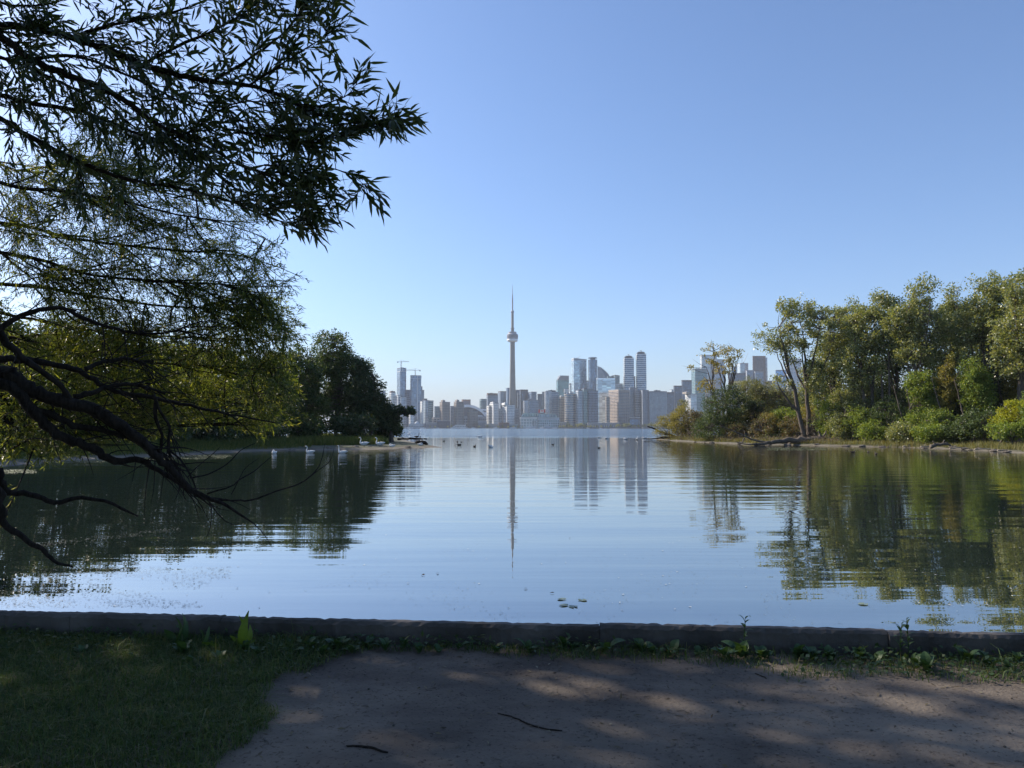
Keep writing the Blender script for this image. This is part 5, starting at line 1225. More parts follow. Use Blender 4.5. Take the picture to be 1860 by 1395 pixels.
def WLf(x, sc):
    w_ = 'at the left end of the wall, left of the bright dock' if x < 440 else 'just right of the bright dock plant' if x < 620 else 'at the wall foot where lawn turns to earth' if x < 850 else 'at the wall foot in the middle of the view' if x < 1120 else 'at the wall foot left of the small leafy sprout' if x < 1328 else 'between the small sprout and the two wall-top sprouts' if x < 1600 else 'at the wall foot below the right wall-top sprouts' if x < 1720 else 'at the wall foot near the right edge'
    return ('small' if sc < .95 else 'medium' if sc < 1.15 else 'large') + ' low broad-leaved weed ' + w_
wr = random.Random(9); first = set()
spots = [(x_, y_) for x_, y_ in ((445,1186),(470,1192),(500,1184),(530,1190),(560,1180),(585,1190),(615,1180),(640,1186),(668,1176),(700,1182),(735,1172),(762,1180),(800,1172),(835,1176),(900,1180),(1022,1176),(1040,1180),(1055,1172),(1100,1184),(1160,1176),(1180,1182),(1200,1174),(1262,1186),(1300,1180),(1335,1184),(1352,1192),(1366,1182),(1390,1196),(1440,1186),(1465,1192),(1490,1188),(1510,1198),(1590,1205),(1640,1205),(1665,1212),(1685,1220),(1760,1205),(1800,1212),(1830,1216),(1850,1206),(330,1190),(300,1180),(250,1200),(350,1205),(150,1190),(1425,1178),(1545,1188),(1220,1190),(960,1178),(400,1200))]
for i, (px_, py_) in enumerate(spots):
    p = G(px_, py_, GZ); p.y = min(p.y, WALL_A.y - .16 + (p.x-WALL_A.x)*wdir.y/wdir.x - wr.uniform(0, .12)); p.z = GND(p.x, p.y); pr_ = protos[i % 5]; sc = wr.uniform(.75, 1.35); rz = wr.uniform(0, 6.28)
    if i < 5: pr_.location = p; pr_.rotation_euler = (0, 0, rz); pr_['label'] = WLf(px_, 1.0)
    else: copy_tree(pr_, p, rz, sc, WLf(px_, sc))
# upright dock and sprouts that stand out
def dock(px_, py_, label, leaves, mat, name='weed_plant'):
    p = G(px_, py_, GZ); p.y = min(p.y, WALL_A.y - .19 + (p.x-WALL_A.x)*wdir.y/wdir.x); p.z = GND(p.x, p.y); o = empty(name, p, label, 'weed')
    for (L, Wd, yaw, pitch, wv) in leaves:
        me = ovate('leaf', L, Wd, wv, mat, 9); c = bpy.data.objects.new('leaf', me); C.objects.link(c); c.parent = o
        c.rotation_euler = (random.Random(int(L*999)).uniform(1.2, 1.9), -pitch, yaw)
    return o
dock(440,1178,'tall bright dock plant with crinkled leaves standing higher than the wall top',[(.27,.055,.35,1.40,.25),(.23,.05,2.7,1.30,.25),(.17,.05,1.2,1.25,.2),(.12,.03,0.0,.75,.1),(.13,.035,3.1,.8,.1)],MWL)
dock(395,1185,'low yellow-green dock leaf arching left beside the tall bright dock',[(.15,.045,2.9,.45,.2),(.12,.04,2.5,.7,.2)],MWL)
dock(318,1172,'dark leafy weed reaching the wall top near the left willow reflection',[(.22,.07,1.4,1.4,.2),(.20,.07,2.4,1.25,.2),(.18,.06,.6,1.2,.2),(.14,.05,3.6,1.0,.2)],MW)
dock(362,1180,'weed with two narrow upright leaves left of the tall bright dock',[(.17,.03,.9,1.2,0),(.16,.03,2.3,1.1,0),(.12,.035,.2,.6,0)],MW)
def sprout(px_, py_, top, label, seed):
    p = G(px_, py_, GZ); p.y = min(p.y, WALL_A.y - .16 + (p.x-WALL_A.x)*wdir.y/wdir.x); p.z = GND(p.x, p.y); o = empty('weed_sprout', p, label, 'weed'); rr = np.random.RandomState(seed)
    tz = P(px_, top, p.y).z - p.z; m_ = MB(); st = bez(np.zeros(3), np.array([.01, 0, tz*.6]), np.array([rr.normal(0, .01), 0, tz]), 8); m_.tube([Vector(v)+p for v in st], [.003]*7+[.001], 4)
    m_.build('stem', MW, o)
    ms = ovate('leaf', .06, .022, 0, MW)
    for i in range(11):
        c = bpy.data.objects.new('leaf', ms); C.objects.link(c); c.parent = o; t = .35+.65*i/10; j = min(7, int(t*7)); c.location = st[j]
        c.rotation_euler = (0, -rr.uniform(.1, .9), i*2.4); s_ = rr.uniform(.7, 1.1); c.scale = (s_,)*3
sprout(1329,1168,1124,'small leafy sprout rising against the wall right of its centre',1)
sprout(1628,1184,1126,'leafy sprout rising above the wall top on the right',2)
sprout(1614,1184,1134,'shorter leafy sprout beside the taller one above the right wall top',3)
sprout(1858,1190,1136,'small sprout at the wall top at the right edge',4)
# loose things on the bare earth
def ground_obj(mb_, name, mat, base, label, cat, **kw): return mb_.build(name, mat, None, org=base, label=label, cat=cat, **kw)
def stick(pxs, rad, label, mat, seed=0):
    rr = random.Random(seed); pts = [G(a, b, GZ) for a, b in pxs]; q = smooth_path([Vector((p.x, p.y, GND(p.x, p.y)+rad*.8)) for p in pts], 4)
    q = [Vector(v)+Vector((rr.uniform(-1, 1)*.004, rr.uniform(-1, 1)*.004, 0)) for v in q]
    m_ = MB(); m_.tube(q, [rad*(.6+.6*math.sin(3.0*(i+.5)/len(q))) for i in range(len(q))], 6)
    m_.build('stick', mat, None, org=q[0], label=label, cat='stick')
stick([(905,1291),(935,1300),(960,1313),(990,1322),(1022,1327)], .0036, 'long thin curved twig lying on the bare earth in the middle', BARK['dark'], 1)
stick([(628,1357),(655,1359),(680,1364),(705,1371)], .0048, 'short dark stick lying on the earth near the lower left', BARK['dark'], 2)
stick([(1372,1224),(1385,1228),(1392,1231)], .003, 'tiny twig on the earth below the wall on the right', BARK['dark'], 3)
# pebbles and crumbs
r = np.random.RandomState(5); n = 1500; x = r.uniform(-1.8, 5, n); y = r.uniform(2.4, 5.4, n); sd = inside_sd(x, y, DIRT); kp = sd > .02; x, y = x[kp], y[kp]; k = len(x)
s_ = .0022 + .009*r.rand(k)**5
oct_ = np.array([[1,0,0],[0,1,0],[-1,0,0],[0,-1,0],[0,0,.7],[0,0,-.7]]); V = np.stack([x, y, gh(x, y)+s_*.3], 1)[:, None, :] + oct_[None]*s_[:, None, None]*r.uniform(.6, 1.3, (k, 6, 1))
fi = np.arange(k)[:, None]*6; fl = [np.concatenate([fi + np.array([t]) for t in ((0,1,4),(1,2,4),(2,3,4),(3,0,4),(1,0,5),(2,1,5),(3,2,5),(0,3,5))])]
me = mesh_np('pebbles', V.reshape(-1, 3), fl); me.materials.append(leafmat('pebble_stone', [(0.05,0.045,0.04),(0.12,0.11,0.10),(0.22,0.20,0.18),(0.08,0.07,0.06)], 0, .8, .3)); link('pebbles', me, kind='stuff')
# fallen willow leaves and chips
n = 1800; x = r.uniform(-4.5, 5, n); y = r.uniform(2.4, 5.5, n); yw = WALL_A.y - .3 + (x - WALL_A.x)*wdir.y/wdir.x; kp = (y < yw) & (r.rand(n) < np.exp(-(yw-y)/1.1)+.22); x, y = x[kp], y[kp]; k = len(x)
c = np.stack([x, y, gh(x, y)+.006+.02*(inside_sd(x, y, DIRT) < 0)], 1); d = r.normal(0, 1, (k, 3))*np.array([1, 1, .15])
foliage('leaf_litter', [leaf_arrays(c, d, r.normal(0, .3, (k, 3))+np.array([0, 0, 1.]), r.uniform(.015, .06, k), r.uniform(.006, .016, k), 'kite', .05)], leafmat('fallen_leaf', [(0.10,0.085,0.05),(0.20,0.17,0.11),(0.07,0.05,0.035),(0.26,0.24,0.17)], .1, .8), kind='stuff')

n = 420; x = r.uniform(-1.8, 5, n); y = r.uniform(2.5, 5.2, n); kp = inside_sd(x, y, DIRT) > .02; x, y = x[kp], y[kp]; k = len(x); m_ = MB()
for a_, b_ in zip(x, y):
    t_ = r.rand()*6.28; l_ = r.uniform(.015, .07); z_ = GND(a_, b_)+.003
    m_.tube([(a_, b_, z_), (a_+math.cos(t_)*l_*.5, b_+math.sin(t_)*l_*.5, z_+.004), (a_+math.cos(t_+.4)*l_, b_+math.sin(t_+.4)*l_, z_)], [.0014,.0017,.0008], 3)
m_.build('twig_litter', BARK['log'], kind='stuff')

# ------------------------------------------------------------------ things floating on the lagoon
def water_flakes(n, pxr, pyr, Lr, cols, name, seed, mask=None, asp=.5):
    r = np.random.RandomState(seed); out = []
    for _ in range(n):
        a, b = r.uniform(*pxr), r.uniform(*pyr)
        if mask is not None and not mask(a, b, r): continue
        g = G(a, b, 0); out.append((g.x, g.y, .004+.004*r.rand()))
    c = np.array(out); k = len(c); d = r.normal(0, 1, (k, 3))*np.array([1, .5, 0]) + np.array([.01, 0, 0])
    return foliage(name, [leaf_arrays(c, d, np.tile([[0, 0, 1.]], (k, 1)) + r.normal(0, .03, (k, 3)), r.uniform(*Lr, k), r.uniform(Lr[0]*asp, Lr[1]*asp, k), 'kite')], leafmat(name+'_mat', cols, 0, .6), kind='stuff')
def mk(seed, thr, sx=.012, sy=.05):
    return lambda a, b, r: float(vnoise(np.array([a*sx+30]), np.array([b*sy+30]), seed)[0]) > thr + .25*(r.rand()-.5)
water_flakes(2600, (500,1860), (985,1135), (.008,.035), [(0.03,0.035,0.02),(0.06,0.06,0.03),(0.10,0.10,0.06),(0.4,0.42,0.4)], 'floating_debris', 1, mk(41, .58), .35)
water_flakes(3600, (0,420), (1030,1104), (.008,.05), [(0.04,0.05,0.025),(0.10,0.11,0.06),(0.35,0.38,0.34)], 'floating_debris', 2, mk(42, .5), .3)
water_flakes(1500, (60,330), (955,995), (.01,.05), [(0.20,0.22,0.19),(0.12,0.13,0.10)], 'foam_trail', 3, lambda a, b, r: abs(b-(992-(a-60)*.115)) < 5*r.rand()**.6+1)
water_flakes(1500, (1380,1860), (985,1135), (.01,.04), [(0.06,0.07,0.04),(0.10,0.12,0.06),(0.45,0.46,0.42)], 'floating_debris', 4, mk(44, .62), .35)
water_flakes(160, (100,1860), (850,1110), (.025,.055), [(0.6,0.6,0.56),(0.45,0.45,0.4)], 'floating_feathers', 5, None, .5)
water_flakes(9000, (-30,420), (826,846), (.06,.22), [(0.22,0.25,0.13),(0.30,0.32,0.19),(0.17,0.20,0.10)], 'algae', 6, lambda a, b, r: abs(b-(841-(a)*.030)) < 4.2-1.2*r.rand() and float(vnoise(np.array([a*.05]), np.array([b*.5]), 46)[0]) > .22, .6)
water_flakes(700, (1395,1500), (813,818), (.08,.3), [(0.24,0.27,0.10),(0.32,0.34,0.16)], 'algae', 7, None, .5)
water_flakes(500, (0,62), (853,860), (.05,.2), [(0.26,0.29,0.19),(0.34,0.35,0.25)], 'algae', 8, None, .6)
MP = leafmat('lily_pad_leaf', [(0.17,0.23,0.17),(0.20,0.26,0.19)], .1, .4)
for i, (px_, py_, lb) in enumerate(((1021,1089,'pale round lily pad, upper left of a loose group of four'),(1058,1090.5,'pale round lily pad, upper right of a loose group of four'),(1024,1100,'pale round lily pad, lower left of a loose group of four'),(1041,1102.5,'pale round lily pad, lower right of a loose group of four'),(1568,1098,'yellowish lily pad lying alone on the right near the wall'))):
    g = G(px_, py_, 0); m_ = MB(); vs_ = [(0, 0, .006)]; nn = 14
    for q in range(nn): a = .25+(6.28-.5)*q/(nn-1); rr_ = .055*(1+.06*math.sin(q*2.1)); vs_.append((rr_*math.cos(a), rr_*math.sin(a), .009+.003*math.sin(q)))
    m_.add(vs_, [(0, q, q+1) for q in range(1, nn)]); o = m_.build('lily_pad', MP, None, org=(0, 0, 0), label=lb, cat='lily pad', group='lily pads'); o.location = g; o.rotation_euler = (0, 0, i*1.7)
for i, (px_, py_, L_, lb, ml) in enumerate(((951,1070,.055,'curled brown leaf with a white feather floating alone in the middle of the lagoon','dead'),(793,1043,.06,'curled dark leaf floating left of the tower reflection','dark'),(771,1046,.09,'flat dark strip floating beside the curled dark leaf','dark'),(1007,1078,.06,'thin dark floating leaf above the lily pads','dark'),(1036,978,.05,'small dark leaf floating on the smooth water right of the tower reflection','dark'))):
    g = G(px_, py_, 0); V, fl = leaf_arrays(np.array([[0, 0, .008]]), np.array([[1., .2, .18]]), np.array([[0, .3, 1.]]), np.array([L_]), np.array([L_*.4]), 'willow', .2)
    me = mesh_np('floating_leaf', V, fl); me.materials.append(BARK[ml] if i else plain('brown_leaf', (.10,.05,.02))); o = link('floating_leaf', me, None, g, lb, 'leaf', 'fallen leaves on the lagoon'); o.rotation_euler = (0, 0, i)

# ------------------------------------------------------------------ driftwood and stones on the shores
DW = 'driftwood on the shores'
def wood(name, label, runs, mat='log', cat='driftwood', seed=0):
    """runs: first is the stem, the rest branches; each (list of (px,py,Y), r0, r1)"""
    rr = np.random.RandomState(seed); base = None; o = None
    for i, (pp, r0, r1) in enumerate(runs):
        pts = [P(*q) for q in pp]
        if o is None: o = empty(name, Vector((pts[0].x, pts[0].y, 0)), label, cat, DW)
        m_ = MB(); limb(m_, pts, r0, r1, 4, 7, .10, rr, 1.0); m_.build('stem' if i == 0 else 'branch', BARK[mat], o, sm=True)
    return o
Yl = 92
wood('fallen_log', 'long dark fallen log with a thick root end lying along the right shore', [
 ([(1492,799,Yl),(1470,799.5,Yl),(1440,800,Yl),(1415,802,Yl-1),(1395,805,Yl-2),(1370,808,Yl-3)], .50, .12),
 ([(1398,804,Yl-2),(1380,801,Yl-2),(1362,797,Yl-2),(1345,788,Yl-2),(1325,780,Yl-2),(1308,774,Yl-2)], .14, .03),
 ([(1375,806,Yl-3),(1355,807,Yl-3),(1335,802,Yl-3)], .12, .03),([(1352,796,Yl-2),(1348,804,Yl-2),(1340,808,Yl-3)], .09, .03),
 ([(1480,797,Yl),(1462,789,Yl),(1445,785,Yl)], .06, .02),([(1475,796,Yl),(1460,793,Yl),(1450,790,Yl)], .04, .015)], 'log', seed=1)
m_runs = [([(1488,798,Yl),(1490,790,Yl),(1486,783,Yl)], .25, .05),([(1490,799,Yl),(1498,790,Yl),(1501,782,Yl)], .2, .04),([(1488,800,Yl),(1496,802,Yl),(1505,797,Yl)], .2, .04),([(1490,800,Yl),(1484,806,Yl),(1480,810,Yl-1)], .16, .04),([(1489,800,Yl),(1481,790,Yl),(1478,785,Yl)], .16, .03)]
wood('root_plate', 'tangled upturned roots at the right end of the fallen log', m_runs, 'log', seed=2)
wood('driftwood_branch', 'bleached branch lying on the shore just right of the upturned roots', [([(1500,806,90),(1515,800,90),(1523,801,90),(1540,805,90)], .08, .03),([(1512,801,90),(1505,793,90),(1502,788,90)], .05, .02)], 'dead', seed=3)
wood('driftwood_branch', 'dark leaning dead trunk reaching left over the water from the point', [([(1236,797,132),(1218,791,132),(1200,784.5,132),(1186,778,132),(1176,774.5,132)], .28, .08)], 'dark', seed=4)
wood('driftwood_branch', 'dark bare branch lying low on the water left of the point', [([(1222,795,130),(1208,795,130),(1194,796.2,130),(1182,797.2,130),(1170,797.3,130)], .16, .05),([(1198,796,130),(1204,793,130),(1212,792,130)], .08, .03)], 'dark', seed=5)
wood('dead_snag', 'bleached forked dead branch standing in front of the point shrubs', [([(1233,800,126),(1231,790,126),(1229,778,126),(1227,770,126)], .13, .04),([(1231,788,126),(1237,780,126),(1236,774,126)], .07, .02),([(1231,790,126),(1240,794,126),(1247,797,126)], .08, .03),([(1229,794,126),(1222,798,126)], .08, .03)], 'dead', seed=6)
wood('dead_stump', 'dark tangled dead stump at the waterline of the right shore', [([(1690,811,73),(1705,807,73),(1718,806,73),(1727,809,73)], .20, .08),([(1700,808,73),(1694,801,73)], .10, .03),([(1712,807,73),(1716,799,73)], .10, .03),([(1705,808,73),(1722,804,73)], .12, .04)], 'log', seed=7)
for i, (a, b, c_, Yv) in enumerate(((1640,1668,811,80),(1672,1700,812,76),(1725,1760,814.5,72),(1770,1800,816.5,69),(1812,1842,818.5,66),(1560,1582,808.5,88),(1590,1618,809.5,84),(1262,1290,801,122),(1300,1322,804,116))):
    wood('driftwood_branch', 'bleached driftwood stick on the shore ' + ('right of the bleached branch under the fresh green bush','left of the dark stump, longer one','just left of the dark stump','just right of the dark stump','below the bright low bush right of the stump','near the right edge below the golden bush','below the rounded fresh green bush','below the dense deep green bush','at the foot of the rounded dark shrub','left of the tangled log branches')[i], [([(a, c_, Yv), ((a+b)/2, c_-1.2, Yv), (b, c_-.2, Yv)], .07, .04)], 'dead', seed=20+i)
wood('fallen_log', 'dark log lying behind the resting swans at the tip of the left spit', [([(722,797.5,100),(740,797,100),(758,797,100),(776,797.5,100)], .14, .08),([(762,797,100),(764,792,100)], .06, .04),([(735,797,100),(728,793,100)], .06, .03)], 'dark', seed=8)
wood('fallen_log', 'thick dark log stub beside the white bird on the left spit', [([(758,806,88),(766,804,88),(776,804.5,88)], .30, .22)], 'dark', seed=9)
def stone(px_, py_, s, label, seed, hf, mat='shore_stone', name='rock'):
    rr = np.random.RandomState(seed); g = G(px_, py_, 0); import mathutils
    m_ = MB(); prof = [(.05,-.3),(.8,-.25),(1,.1),(.85,.45),(.45,.7),(.05,.75)]; m_.lathe(prof, n=8)
    V = np.array(m_.v)*(1+rr.normal(0, .10, (len(m_.v), 1))); m_.v = [tuple(v*np.array([s*1.3, s, s*.7])) for v in V]
    m_.build(name, plain(mat, (.14,.12,.10), .9, .3, 2), None, org=(0, 0, 0), label=label, cat='rock', group='stones along the shores').location = (g.x, g.y, max(0, gz(hf, g.x, g.y)))
rr = random.Random(3)
for i in range(26):
    px_ = rr.uniform(1255, 1850); py_ = np.interp(px_, [1255,1370,1500,1620,1740,1860], [802.3,807,809.6,812,815.5,822.5])+rr.uniform(-.4, .8)
    stone(px_, py_, rr.uniform(.14, .38), 'grey-brown stone at the waterline ' + ('of the point below the dark rounded shrub' if px_ < 1370 else 'under the fallen log' if px_ < 1490 else 'between the fallen log and the dark stump' if px_ < 1690 else 'right of the dark tangled stump'), i, right_h)
for i in range(9):
    px_ = rr.uniform(520, 770); stone(px_, np.interp(px_, [520, 770], [818, 813]), rr.uniform(.10, .26), 'small stone on the sandy edge of the left spit', 50+i, left_h)

# ------------------------------------------------------------------ birds
M_white = plain('white_plumage', (.80,.80,.78), .7, .04, 5); M_dark = plain('dark_plumage', (.05,.042,.035), .7, .2, 8); M_brown = plain('brown_plumage', (.13,.09,.06), .7, .2, 8)
M_bill = plain('orange_bill', (.55,.20,.03), .5, .05, 5); M_black = plain('black_skin', (.01,.01,.01), .5, .05, 5)
def spine_mesh(mb_, path, n=10):
    """one continuous body from tail to forehead: (x, z, half width, half height)"""
    k = len(path); vs_ = []; fs = []
    for i, (x, z, a, b) in enumerate(path):
        x0, z0 = path[max(0, i-1)][:2]; x1, z1 = path[min(k-1, i+1)][:2]; t = math.atan2(z1-z0, x1-x0)
        for j in range(n):
            an = 2*math.pi*j/n; u, v = math.cos(an)*a, math.sin(an)*b
            vs_.append((x - math.sin(t)*v, u, z + math.cos(t)*v))
    for i in range(k-1):
        for j in range(n): fs.append((i*n+j, (i+1)*n+j, (i+1)*n+(j+1) % n, i*n+(j+1) % n))
    fs += [tuple(range(n)), tuple((k-1)*n+j for j in range(n))[::-1]]
    mb_.add(vs_, fs)
BODY = [(-.66,.30,.01,.01),(-.58,.27,.07,.03),(-.44,.22,.15,.10),(-.22,.17,.23,.19),(.02,.16,.26,.22),(.24,.18,.22,.20),(.38,.24,.14,.15)]
NECK = {'up': [(.44,.36,.075,.08),(.42,.50,.05,.052),(.37,.64,.04,.042),(.37,.78,.037,.04),(.42,.88,.038,.04),(.49,.92,.05,.052),(.56,.90,.046,.045),(.62,.87,.02,.02)],
 'straight': [(.45,.38,.075,.08),(.46,.56,.05,.05),(.46,.76,.038,.04),(.47,.94,.036,.04),(.51,1.01,.045,.045),(.58,1.00,.044,.04),(.64,.98,.02,.02)],
 'tucked': [(.40,.38,.09,.09),(.34,.50,.06,.06),(.22,.52,.05,.05),(.10,.46,.05,.05),(-.02,.44,.055,.05),(-.12,.42,.04,.04)],
 'low': [(.46,.30,.07,.07),(.60,.34,.05,.045),(.76,.30,.04,.04),(.90,.22,.04,.04),(1.0,.16,.045,.045),(1.08,.12,.02,.02)],
 'duck': [(.42,.34,.09,.09),(.43,.46,.07,.07),(.46,.56,.085,.085),(.55,.57,.08,.075),(.62,.54,.03,.03)]}
def bird(px_, py_, pose, heading, label, name='swan', scale=1.0, mat=None, stand=False, cat=None, z=0.0, tilt=0.0):
    g = G(px_, py_, z); mat = mat or M_white
    scale *= {'swan': .64, 'duck': .46, 'gull': .6}.get(name, .8)
    if z > 0:
        for _ in range(4): z = max(.0, gz(left_h, g.x, g.y)) + .02; g = G(px_, py_, z)
    o = empty(name, Vector((g.x, g.y, z)), label, cat or name, 'swans' if name == 'swan' else 'small water birds', heading); o.scale = (scale,)*3
    dz = .27 if stand else -.03; path = BODY + NECK[pose]; m_ = MB(); spine_mesh(m_, path); 
    m_.v = [(x, y, z_+dz) for x, y, z_ in m_.v]; bo = m_.build('body', mat, o, org=(0, 0, 0), sm=True); bo.rotation_euler = (0, tilt, 0)
    for s_ in (-1, 1):
        m_ = MB(); spine_mesh(m_, [(-.62,.30,.01,.02),(-.45,.29,.03,.07),(-.2,.26,.05,.13),(.05,.25,.05,.13),(.22,.25,.02,.07)], 7)
        m_.v = [(x, y+s_*(.17+.05*(x > -.3)), z_+dz) for x, y, z_ in m_.v]; wo = m_.build('wing', mat, o, org=(0, 0, 0), sm=True); wo.rotation_euler = (0, tilt, 0)
    hx, hz = path[-1][:2]; px2, pz2 = path[-2][:2]; ux, uz = hx-px2, hz-pz2; l_ = math.hypot(ux, uz); ux, uz = ux/l_, uz/l_
    m_ = MB(); m_.tube([(hx-.02*ux, 0, hz+dz-.02*uz), (hx+.07*ux, 0, hz+dz+.07*uz-.02), (hx+.12*ux, 0, hz+dz+.12*uz-.03)], [.026,.02,.008], 6)
    bb = m_.build('bill', M_bill if name == 'swan' else M_black, o, org=(0, 0, 0)); bb.rotation_euler = (0, tilt, 0)
    if stand:
        for s_ in (-1, 1):
            m_ = MB(); m_.tube([(-.02, s_*.09, dz+.06), (-.04, s_*.09, .14), (0, s_*.09, .02)], [.03,.02,.018], 6); m_.add([(0,s_*.09,.02),(.14,s_*.09-.06,.005),(.16,s_*.09,.005),(.14,s_*.09+.06,.005)], [(0,1,2),(0,2,3)]); m_.build('leg', M_black, o, org=(0, 0, 0))
    return o
lz = .22
bird(661,812.3,'up',math.pi,'white swan standing on the left spit, the left of two with raised necks',stand=True,z=lz,scale=1.15)
bird(690,812.3,'up',math.pi,'white swan standing on the left spit, the right of two with raised necks',stand=True,z=lz,scale=1.15)
bird(712,811.5,'tucked',math.pi,'white swan resting with tucked head right of the two standing swans',z=lz,scale=.85)
bird(498,824.5,'tucked',-math.pi/2,'white swan swimming with tucked head, leftmost of the three on the dark water')
bird(563,823,'up',math.pi,'white swan swimming with curved neck, middle of the three on the dark water',scale=1.0)
bird(622,823.5,'straight',math.pi,'white swan swimming with straight upright neck, rightmost of the three on the dark water',scale=1.0)
bird(763,809,'tucked',0,'white bird sleeping beside the dark log stub at the spit tip',z=.15,scale=.85)
bird(743,789,'tucked',0,'far white swan on the water just beyond the left spit',scale=1.2)
bird(757,796.5,'straight',0,'dark goose standing with upright neck on the log at the spit tip','goose',.95,M_dark,stand=True,z=.2)
bird(872,794.5,'low',0,'white swan stretched flat with lowered neck far out on the water',scale=1.5)
bird(890,813,'tucked',.4,'white swan tipped forward in the shallows left of the tower reflection',scale=.95,tilt=.5)
bird(862,812,'duck',1.2,'small brown gull-like bird in the shallows beside the tipped swan','gull',.75,M_brown)
bird(834,809,'low',math.pi,'dark bird standing low at the end of the spit shallows','cormorant',.6,M_dark)
bird(806,802,'duck',0,'dark duck swimming left of the pair off the spit','duck',.8,M_dark)
bird(831,803,'duck',1.57,'dark duck facing away off the spit tip','duck',.8,M_dark)
bird(838,803.3,'duck',0,'smaller dark duck right of the one facing away','duck',.55,M_dark)
bird(1004,808,'duck',0,'lone dark duck on the bright water right of the tower reflection','duck',.7,M_dark)
bird(1088,814,'duck',math.pi,'lone dark duck under the pale skyscraper reflection','duck',.6,M_dark)
bird(1549,822,'duck',0,'brown duck, leftmost of three near the right shore','duck',.8,M_brown)
bird(1577,821.5,'duck',1.57,'dark duck, middle of three near the right shore','duck',.6,M_dark)
bird(1591,825,'duck',1.57,'dark duck, rightmost of three near the right shore','duck',.7,M_dark)
for i, (a, b, ps, lb) in enumerate(((1089,795.5,'low','far white swan, first on the left of five off the point'),(1102,797,'low','far white swan, second of five off the point'),(1136,798.3,'tucked','far white swan, third of five off the point'),(1157,798.6,'up','far white swan, fourth of five off the point'),(1170,796.5,'tucked','far white swan, nearest of five to the point branch'))):
    bird(a, b, ps, (0, .4, 3.1, 1.2, 0)[i], lb, scale=1.05)

# ------------------------------------------------------------------ boats and trees along the far waterfront
M_hull = plain('white_boat_paint', (.78,.79,.80), .35, .03, .3); M_blue = plain('navy_boat_paint', (.05,.07,.13), .4, .05, .3)
def hull(mb_, L, Bm, H, rake=.18):
    st = [(-L/2, .78), (-L*.2, 1), (L*.15, .95), (L*.36, .55), (L*.5, .04)]; vs_ = []
    for x, q in st: vs_ += [(x*(.95), -Bm/2*q*.7, -.4), (x+ (rake*H*2 if x > L*.3 else 0), -Bm/2*q, H*(1+.25*max(0, x/L))), (x+(rake*H*2 if x > L*.3 else 0), Bm/2*q, H*(1+.25*max(0, x/L))), (x*.95, Bm/2*q*.7, -.4)]
    fs = []
    for i in range(4):
        a, b = i*4, i*4+4; fs += [(a, b, b+1, a+1), (a+1, b+1, b+2, a+2), (a+2, b+2, b+3, a+3), (a+3, b+3, b, a)]
    fs += [(0, 1, 2, 3), (16, 19, 18, 17)]; mb_.add(vs_, fs)
def motor_boat(L, name, label, cat='boat', navy=False):
    o = empty(name, (0, 0, 0), label, cat, 'boats along the far waterfront'); B_ = L*.24
    m_ = MB(); hull(m_, L, B_, L*.11); m_.build('hull', M_blue if navy else M_hull, o, org=(0, 0, 0))
    m_ = MB(); m_.prism_y([(-L*.34,L*.11),(L*.22,L*.11),(L*.12,L*.19),(-L*.34,L*.19)],-B_*.36,B_*.36); m_.build('cabin', M_hull, o, org=(0, 0, 0))
    m_ = MB(); m_.prism_y([(-L*.30,L*.135),(L*.17,L*.135),(L*.135,L*.165),(-L*.30,L*.165)],-B_*.37,B_*.37); m_.build('window', glass_dark, o, org=(0, 0, 0))
    m_ = MB(); m_.prism_y([(-L*.2,L*.195),(L*.05,L*.195),(0,L*.25),(-L*.2,L*.25)],-B_*.28,B_*.28); m_.build('flybridge', M_hull, o, org=(0, 0, 0))
    m_ = MB(); m_.tube([(-L*.12,0,L*.25),(-L*.15,0,L*.36)],[.12,.06],5); m_.tube([(-L*.2,-B_*.2,L*.3),(-L*.2,B_*.2,L*.3)],.08,5); m_.build('mast', M_hull, o, org=(0, 0, 0)); note_children(o); return o
def sail_boat(L, label):
    o = empty('sailboat', (0, 0, 0), label, 'sailboat', 'sailboats moored along the far waterfront')
    m_ = MB(); hull(m_, L, L*.28, L*.10); m_.build('hull', M_hull, o, org=(0, 0, 0)); m_ = MB(); m_.box(-L*.2, L*.15, -L*.08, L*.08, L*.1, L*.15); m_.build('cabin', M_hull, o, org=(0, 0, 0))
    m_ = MB(); m_.tube([(L*.05,0,L*.1),(L*.05,0,L*1.3)],[.14,.08],5); m_.build('mast', W['pale'], o, org=(0, 0, 0)); m_ = MB(); m_.tube([(L*.05,0,L*.22),(-L*.38,0,L*.22)],[.2,.15],5); m_.build('boom', W['blue'], o, org=(0, 0, 0)); note_children(o); return o
def boat_at(o, px_, Yb, rz): v = P(px_, 777, Yb); o.location = (v.x, Yb, 0); o.rotation_euler = (0, 0, rz)
y1 = motor_boat(34,'motor_yacht','long low white motor yacht moored in front of the cream warehouse'); boat_at(y1, 964, 2465, math.pi+.05)
def cp(o, px_, Yb, rz, sc, lb): v = P(px_, 777, Yb); copy_tree(o, Vector((v.x, Yb, 0)), rz, sc, lb)
cp(y1, 987, 2465, .1, .62, 'smaller white motor yacht with a raised bridge right of the long yacht'); cp(y1, 1007.5, 2466, math.pi, .5, 'small white motor boat right of the white tent boat')
cp(y1, 708, 2466, 0, .9, 'white boat at the west end partly behind the left point'); cp(y1, 826, 2466, 0, .8, 'white boat left of the masts below the second tan tower'); cp(y1, 768, 2466, math.pi, .45, 'small white boat below the small pale dome'); cp(y1, 860, 2466, 0, .5, 'small white boat below the stadium'); cp(y1, 933, 2466, math.pi, .55, 'grey-white boat at the foot of the needle tower'); cp(y1, 1068, 2440, 0, .3, 'tiny white boat in front of the terraced building'); cp(y1, 795, 2466, math.pi, .35, 'tiny white boat below the first tan tower')
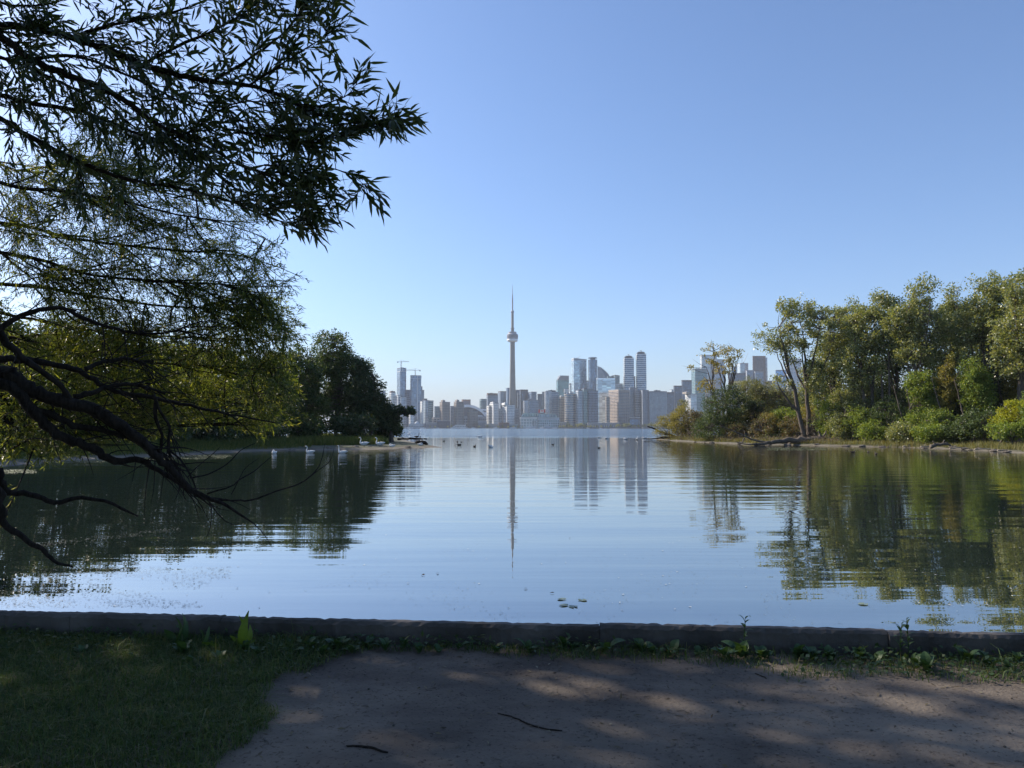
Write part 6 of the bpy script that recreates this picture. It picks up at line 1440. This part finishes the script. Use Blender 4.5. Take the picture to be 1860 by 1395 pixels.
cp(y1, 1091, 2300, 0, .28, 'single small white boat out on the open harbour')
s1 = sail_boat(20, 'sailboat with a tall mast in front of the white stepped condominiums'); boat_at(s1, 901, 2462, 0)
cp(s1, 840, 2464, math.pi, 1.0, 'sailboat with a bare mast below the second tan tower'); cp(s1, 848, 2466, 0, .8, 'sailboat with a bare mast just right of the one below the tan tower'); cp(s1, 930, 2466, 0, .8, 'sailboat with a bare mast at the foot of the needle tower'); cp(s1, 742.5, 2465, 0, 1.3, 'sailboat with a tall white mast near the west end')
o = empty('tent_boat', P(994, 778, 2464)*1.0, 'moored barge with a rounded white tent roof right of the yachts', 'boat', 'boats along the far waterfront'); o.location.z = 0
m_ = MB(); m_.box(-9, 9, -4, 4, 0, 2); m_.build('hull', W['blue'], o, org=(0, 0, 0)); m_ = MB(); m_.prism_y([(9*math.cos(a), 2+9.5*math.sin(a)) for a in [math.pi*i/12 for i in range(13)]], -4, 4); m_.build('tent', W['pale'], o, org=(0, 0, 0))
rs = np.random.RandomState(55); protoT = []
for v_ in range(3):
    o = empty('shore_tree', (0, 0, 0), 'small round-topped tree in the line along the far shore', 'tree', 'trees along the far shore')
    m_ = MB(); m_.tube([(0,0,0),(.3,0,4),(0,.2,9)],[.6,.45,.2],6); m_.build('trunk', BARK['grey'], o, org=(0, 0, 0))
    cc = rs.normal(0, 1, (9, 3))*np.array([3.2, 2.6, 2.0]) + np.array([0, 0, 8.5]); ci = rs.randint(0, 9, 420); c = cc[ci] + rs.normal(0, 1.1, (420, 3)); d = rs.normal(0, 1, (420, 3))
    foliage('crown', [leaf_arrays(c, d, rs.normal(0, 1, (420, 3)), rs.uniform(1.2, 2.2, 420), rs.uniform(.9, 1.5, 420))], LEAF['cotton' if v_ < 2 else 'deep'], o, kind='stuff'); note_children(o); protoT.append(o)
rr = random.Random(8); row = []
for px_ in list(np.arange(1018, 1075, 5.5)) + [1030, 1036, 1048, 1053] + list(np.arange(1118, 1240, 6.0)) + [1135, 1139, 1143, 1147] + list(np.arange(905, 955, 9)) + list(np.arange(1078, 1118, 8)) + [870, 884, 780, 790, 812, 820]:
    row.append((px_ + rr.uniform(-1.5, 1.5), rr.uniform(2488, 2506), rr.uniform(.55, 1.25)))
for i, (px_, Yt, sc) in enumerate(row):
    if 1066 < px_ < 1120 or px_ < 950: sc *= .62
    v = P(px_, 777, Yt)
    lb = ('taller ' if sc > .85 else 'small ') + 'round-topped tree on the far shore ' + ('west of the tan towers' if px_ < 795 else 'below the tan towers' if px_ < 830 else 'below stadium and white condominiums' if px_ < 900 else 'between white condominiums and warehouse' if px_ < 960 else 'in front of the stout round condominium' if px_ < 1047 else 'in front of the glass condominiums' if px_ < 1077 else 'on the long terraced building' if px_ < 1118 else 'below the peach tower' if px_ < 1150 else 'below the hotel slab' if px_ < 1200 else 'partly behind the olive point shrub')
    if i < 3: protoT[i]['label'] = lb
    if i < 3: protoT[i].location = (v.x, Yt, 1.6); protoT[i].scale = (sc,)*3
    else: copy_tree(protoT[i % 3], Vector((v.x, Yt, 1.6)), rr.uniform(0, 6.28), sc, lb)
# ------------------------------------------------------------------ haze over the harbour
HAZE_D = 6.5e-5
m = bpy.data.materials.new('haze'); m.use_nodes = True; t = m.node_tree; t.nodes.clear()
pv = t.nodes.new('ShaderNodeVolumePrincipled'); pv.inputs['Density'].default_value = HAZE_D
pv.inputs['Color'].default_value = (0.90, 0.96, 1.0, 1); pv.inputs['Anisotropy'].default_value = 0.0
o_ = t.nodes.new('ShaderNodeOutputMaterial'); t.links.new(pv.outputs[0], o_.inputs['Volume'])
mb = MB(); mb.box(-40000, 40000, -4000, 46000, -3, 640)
mb.build('haze', m, kind='stuff')
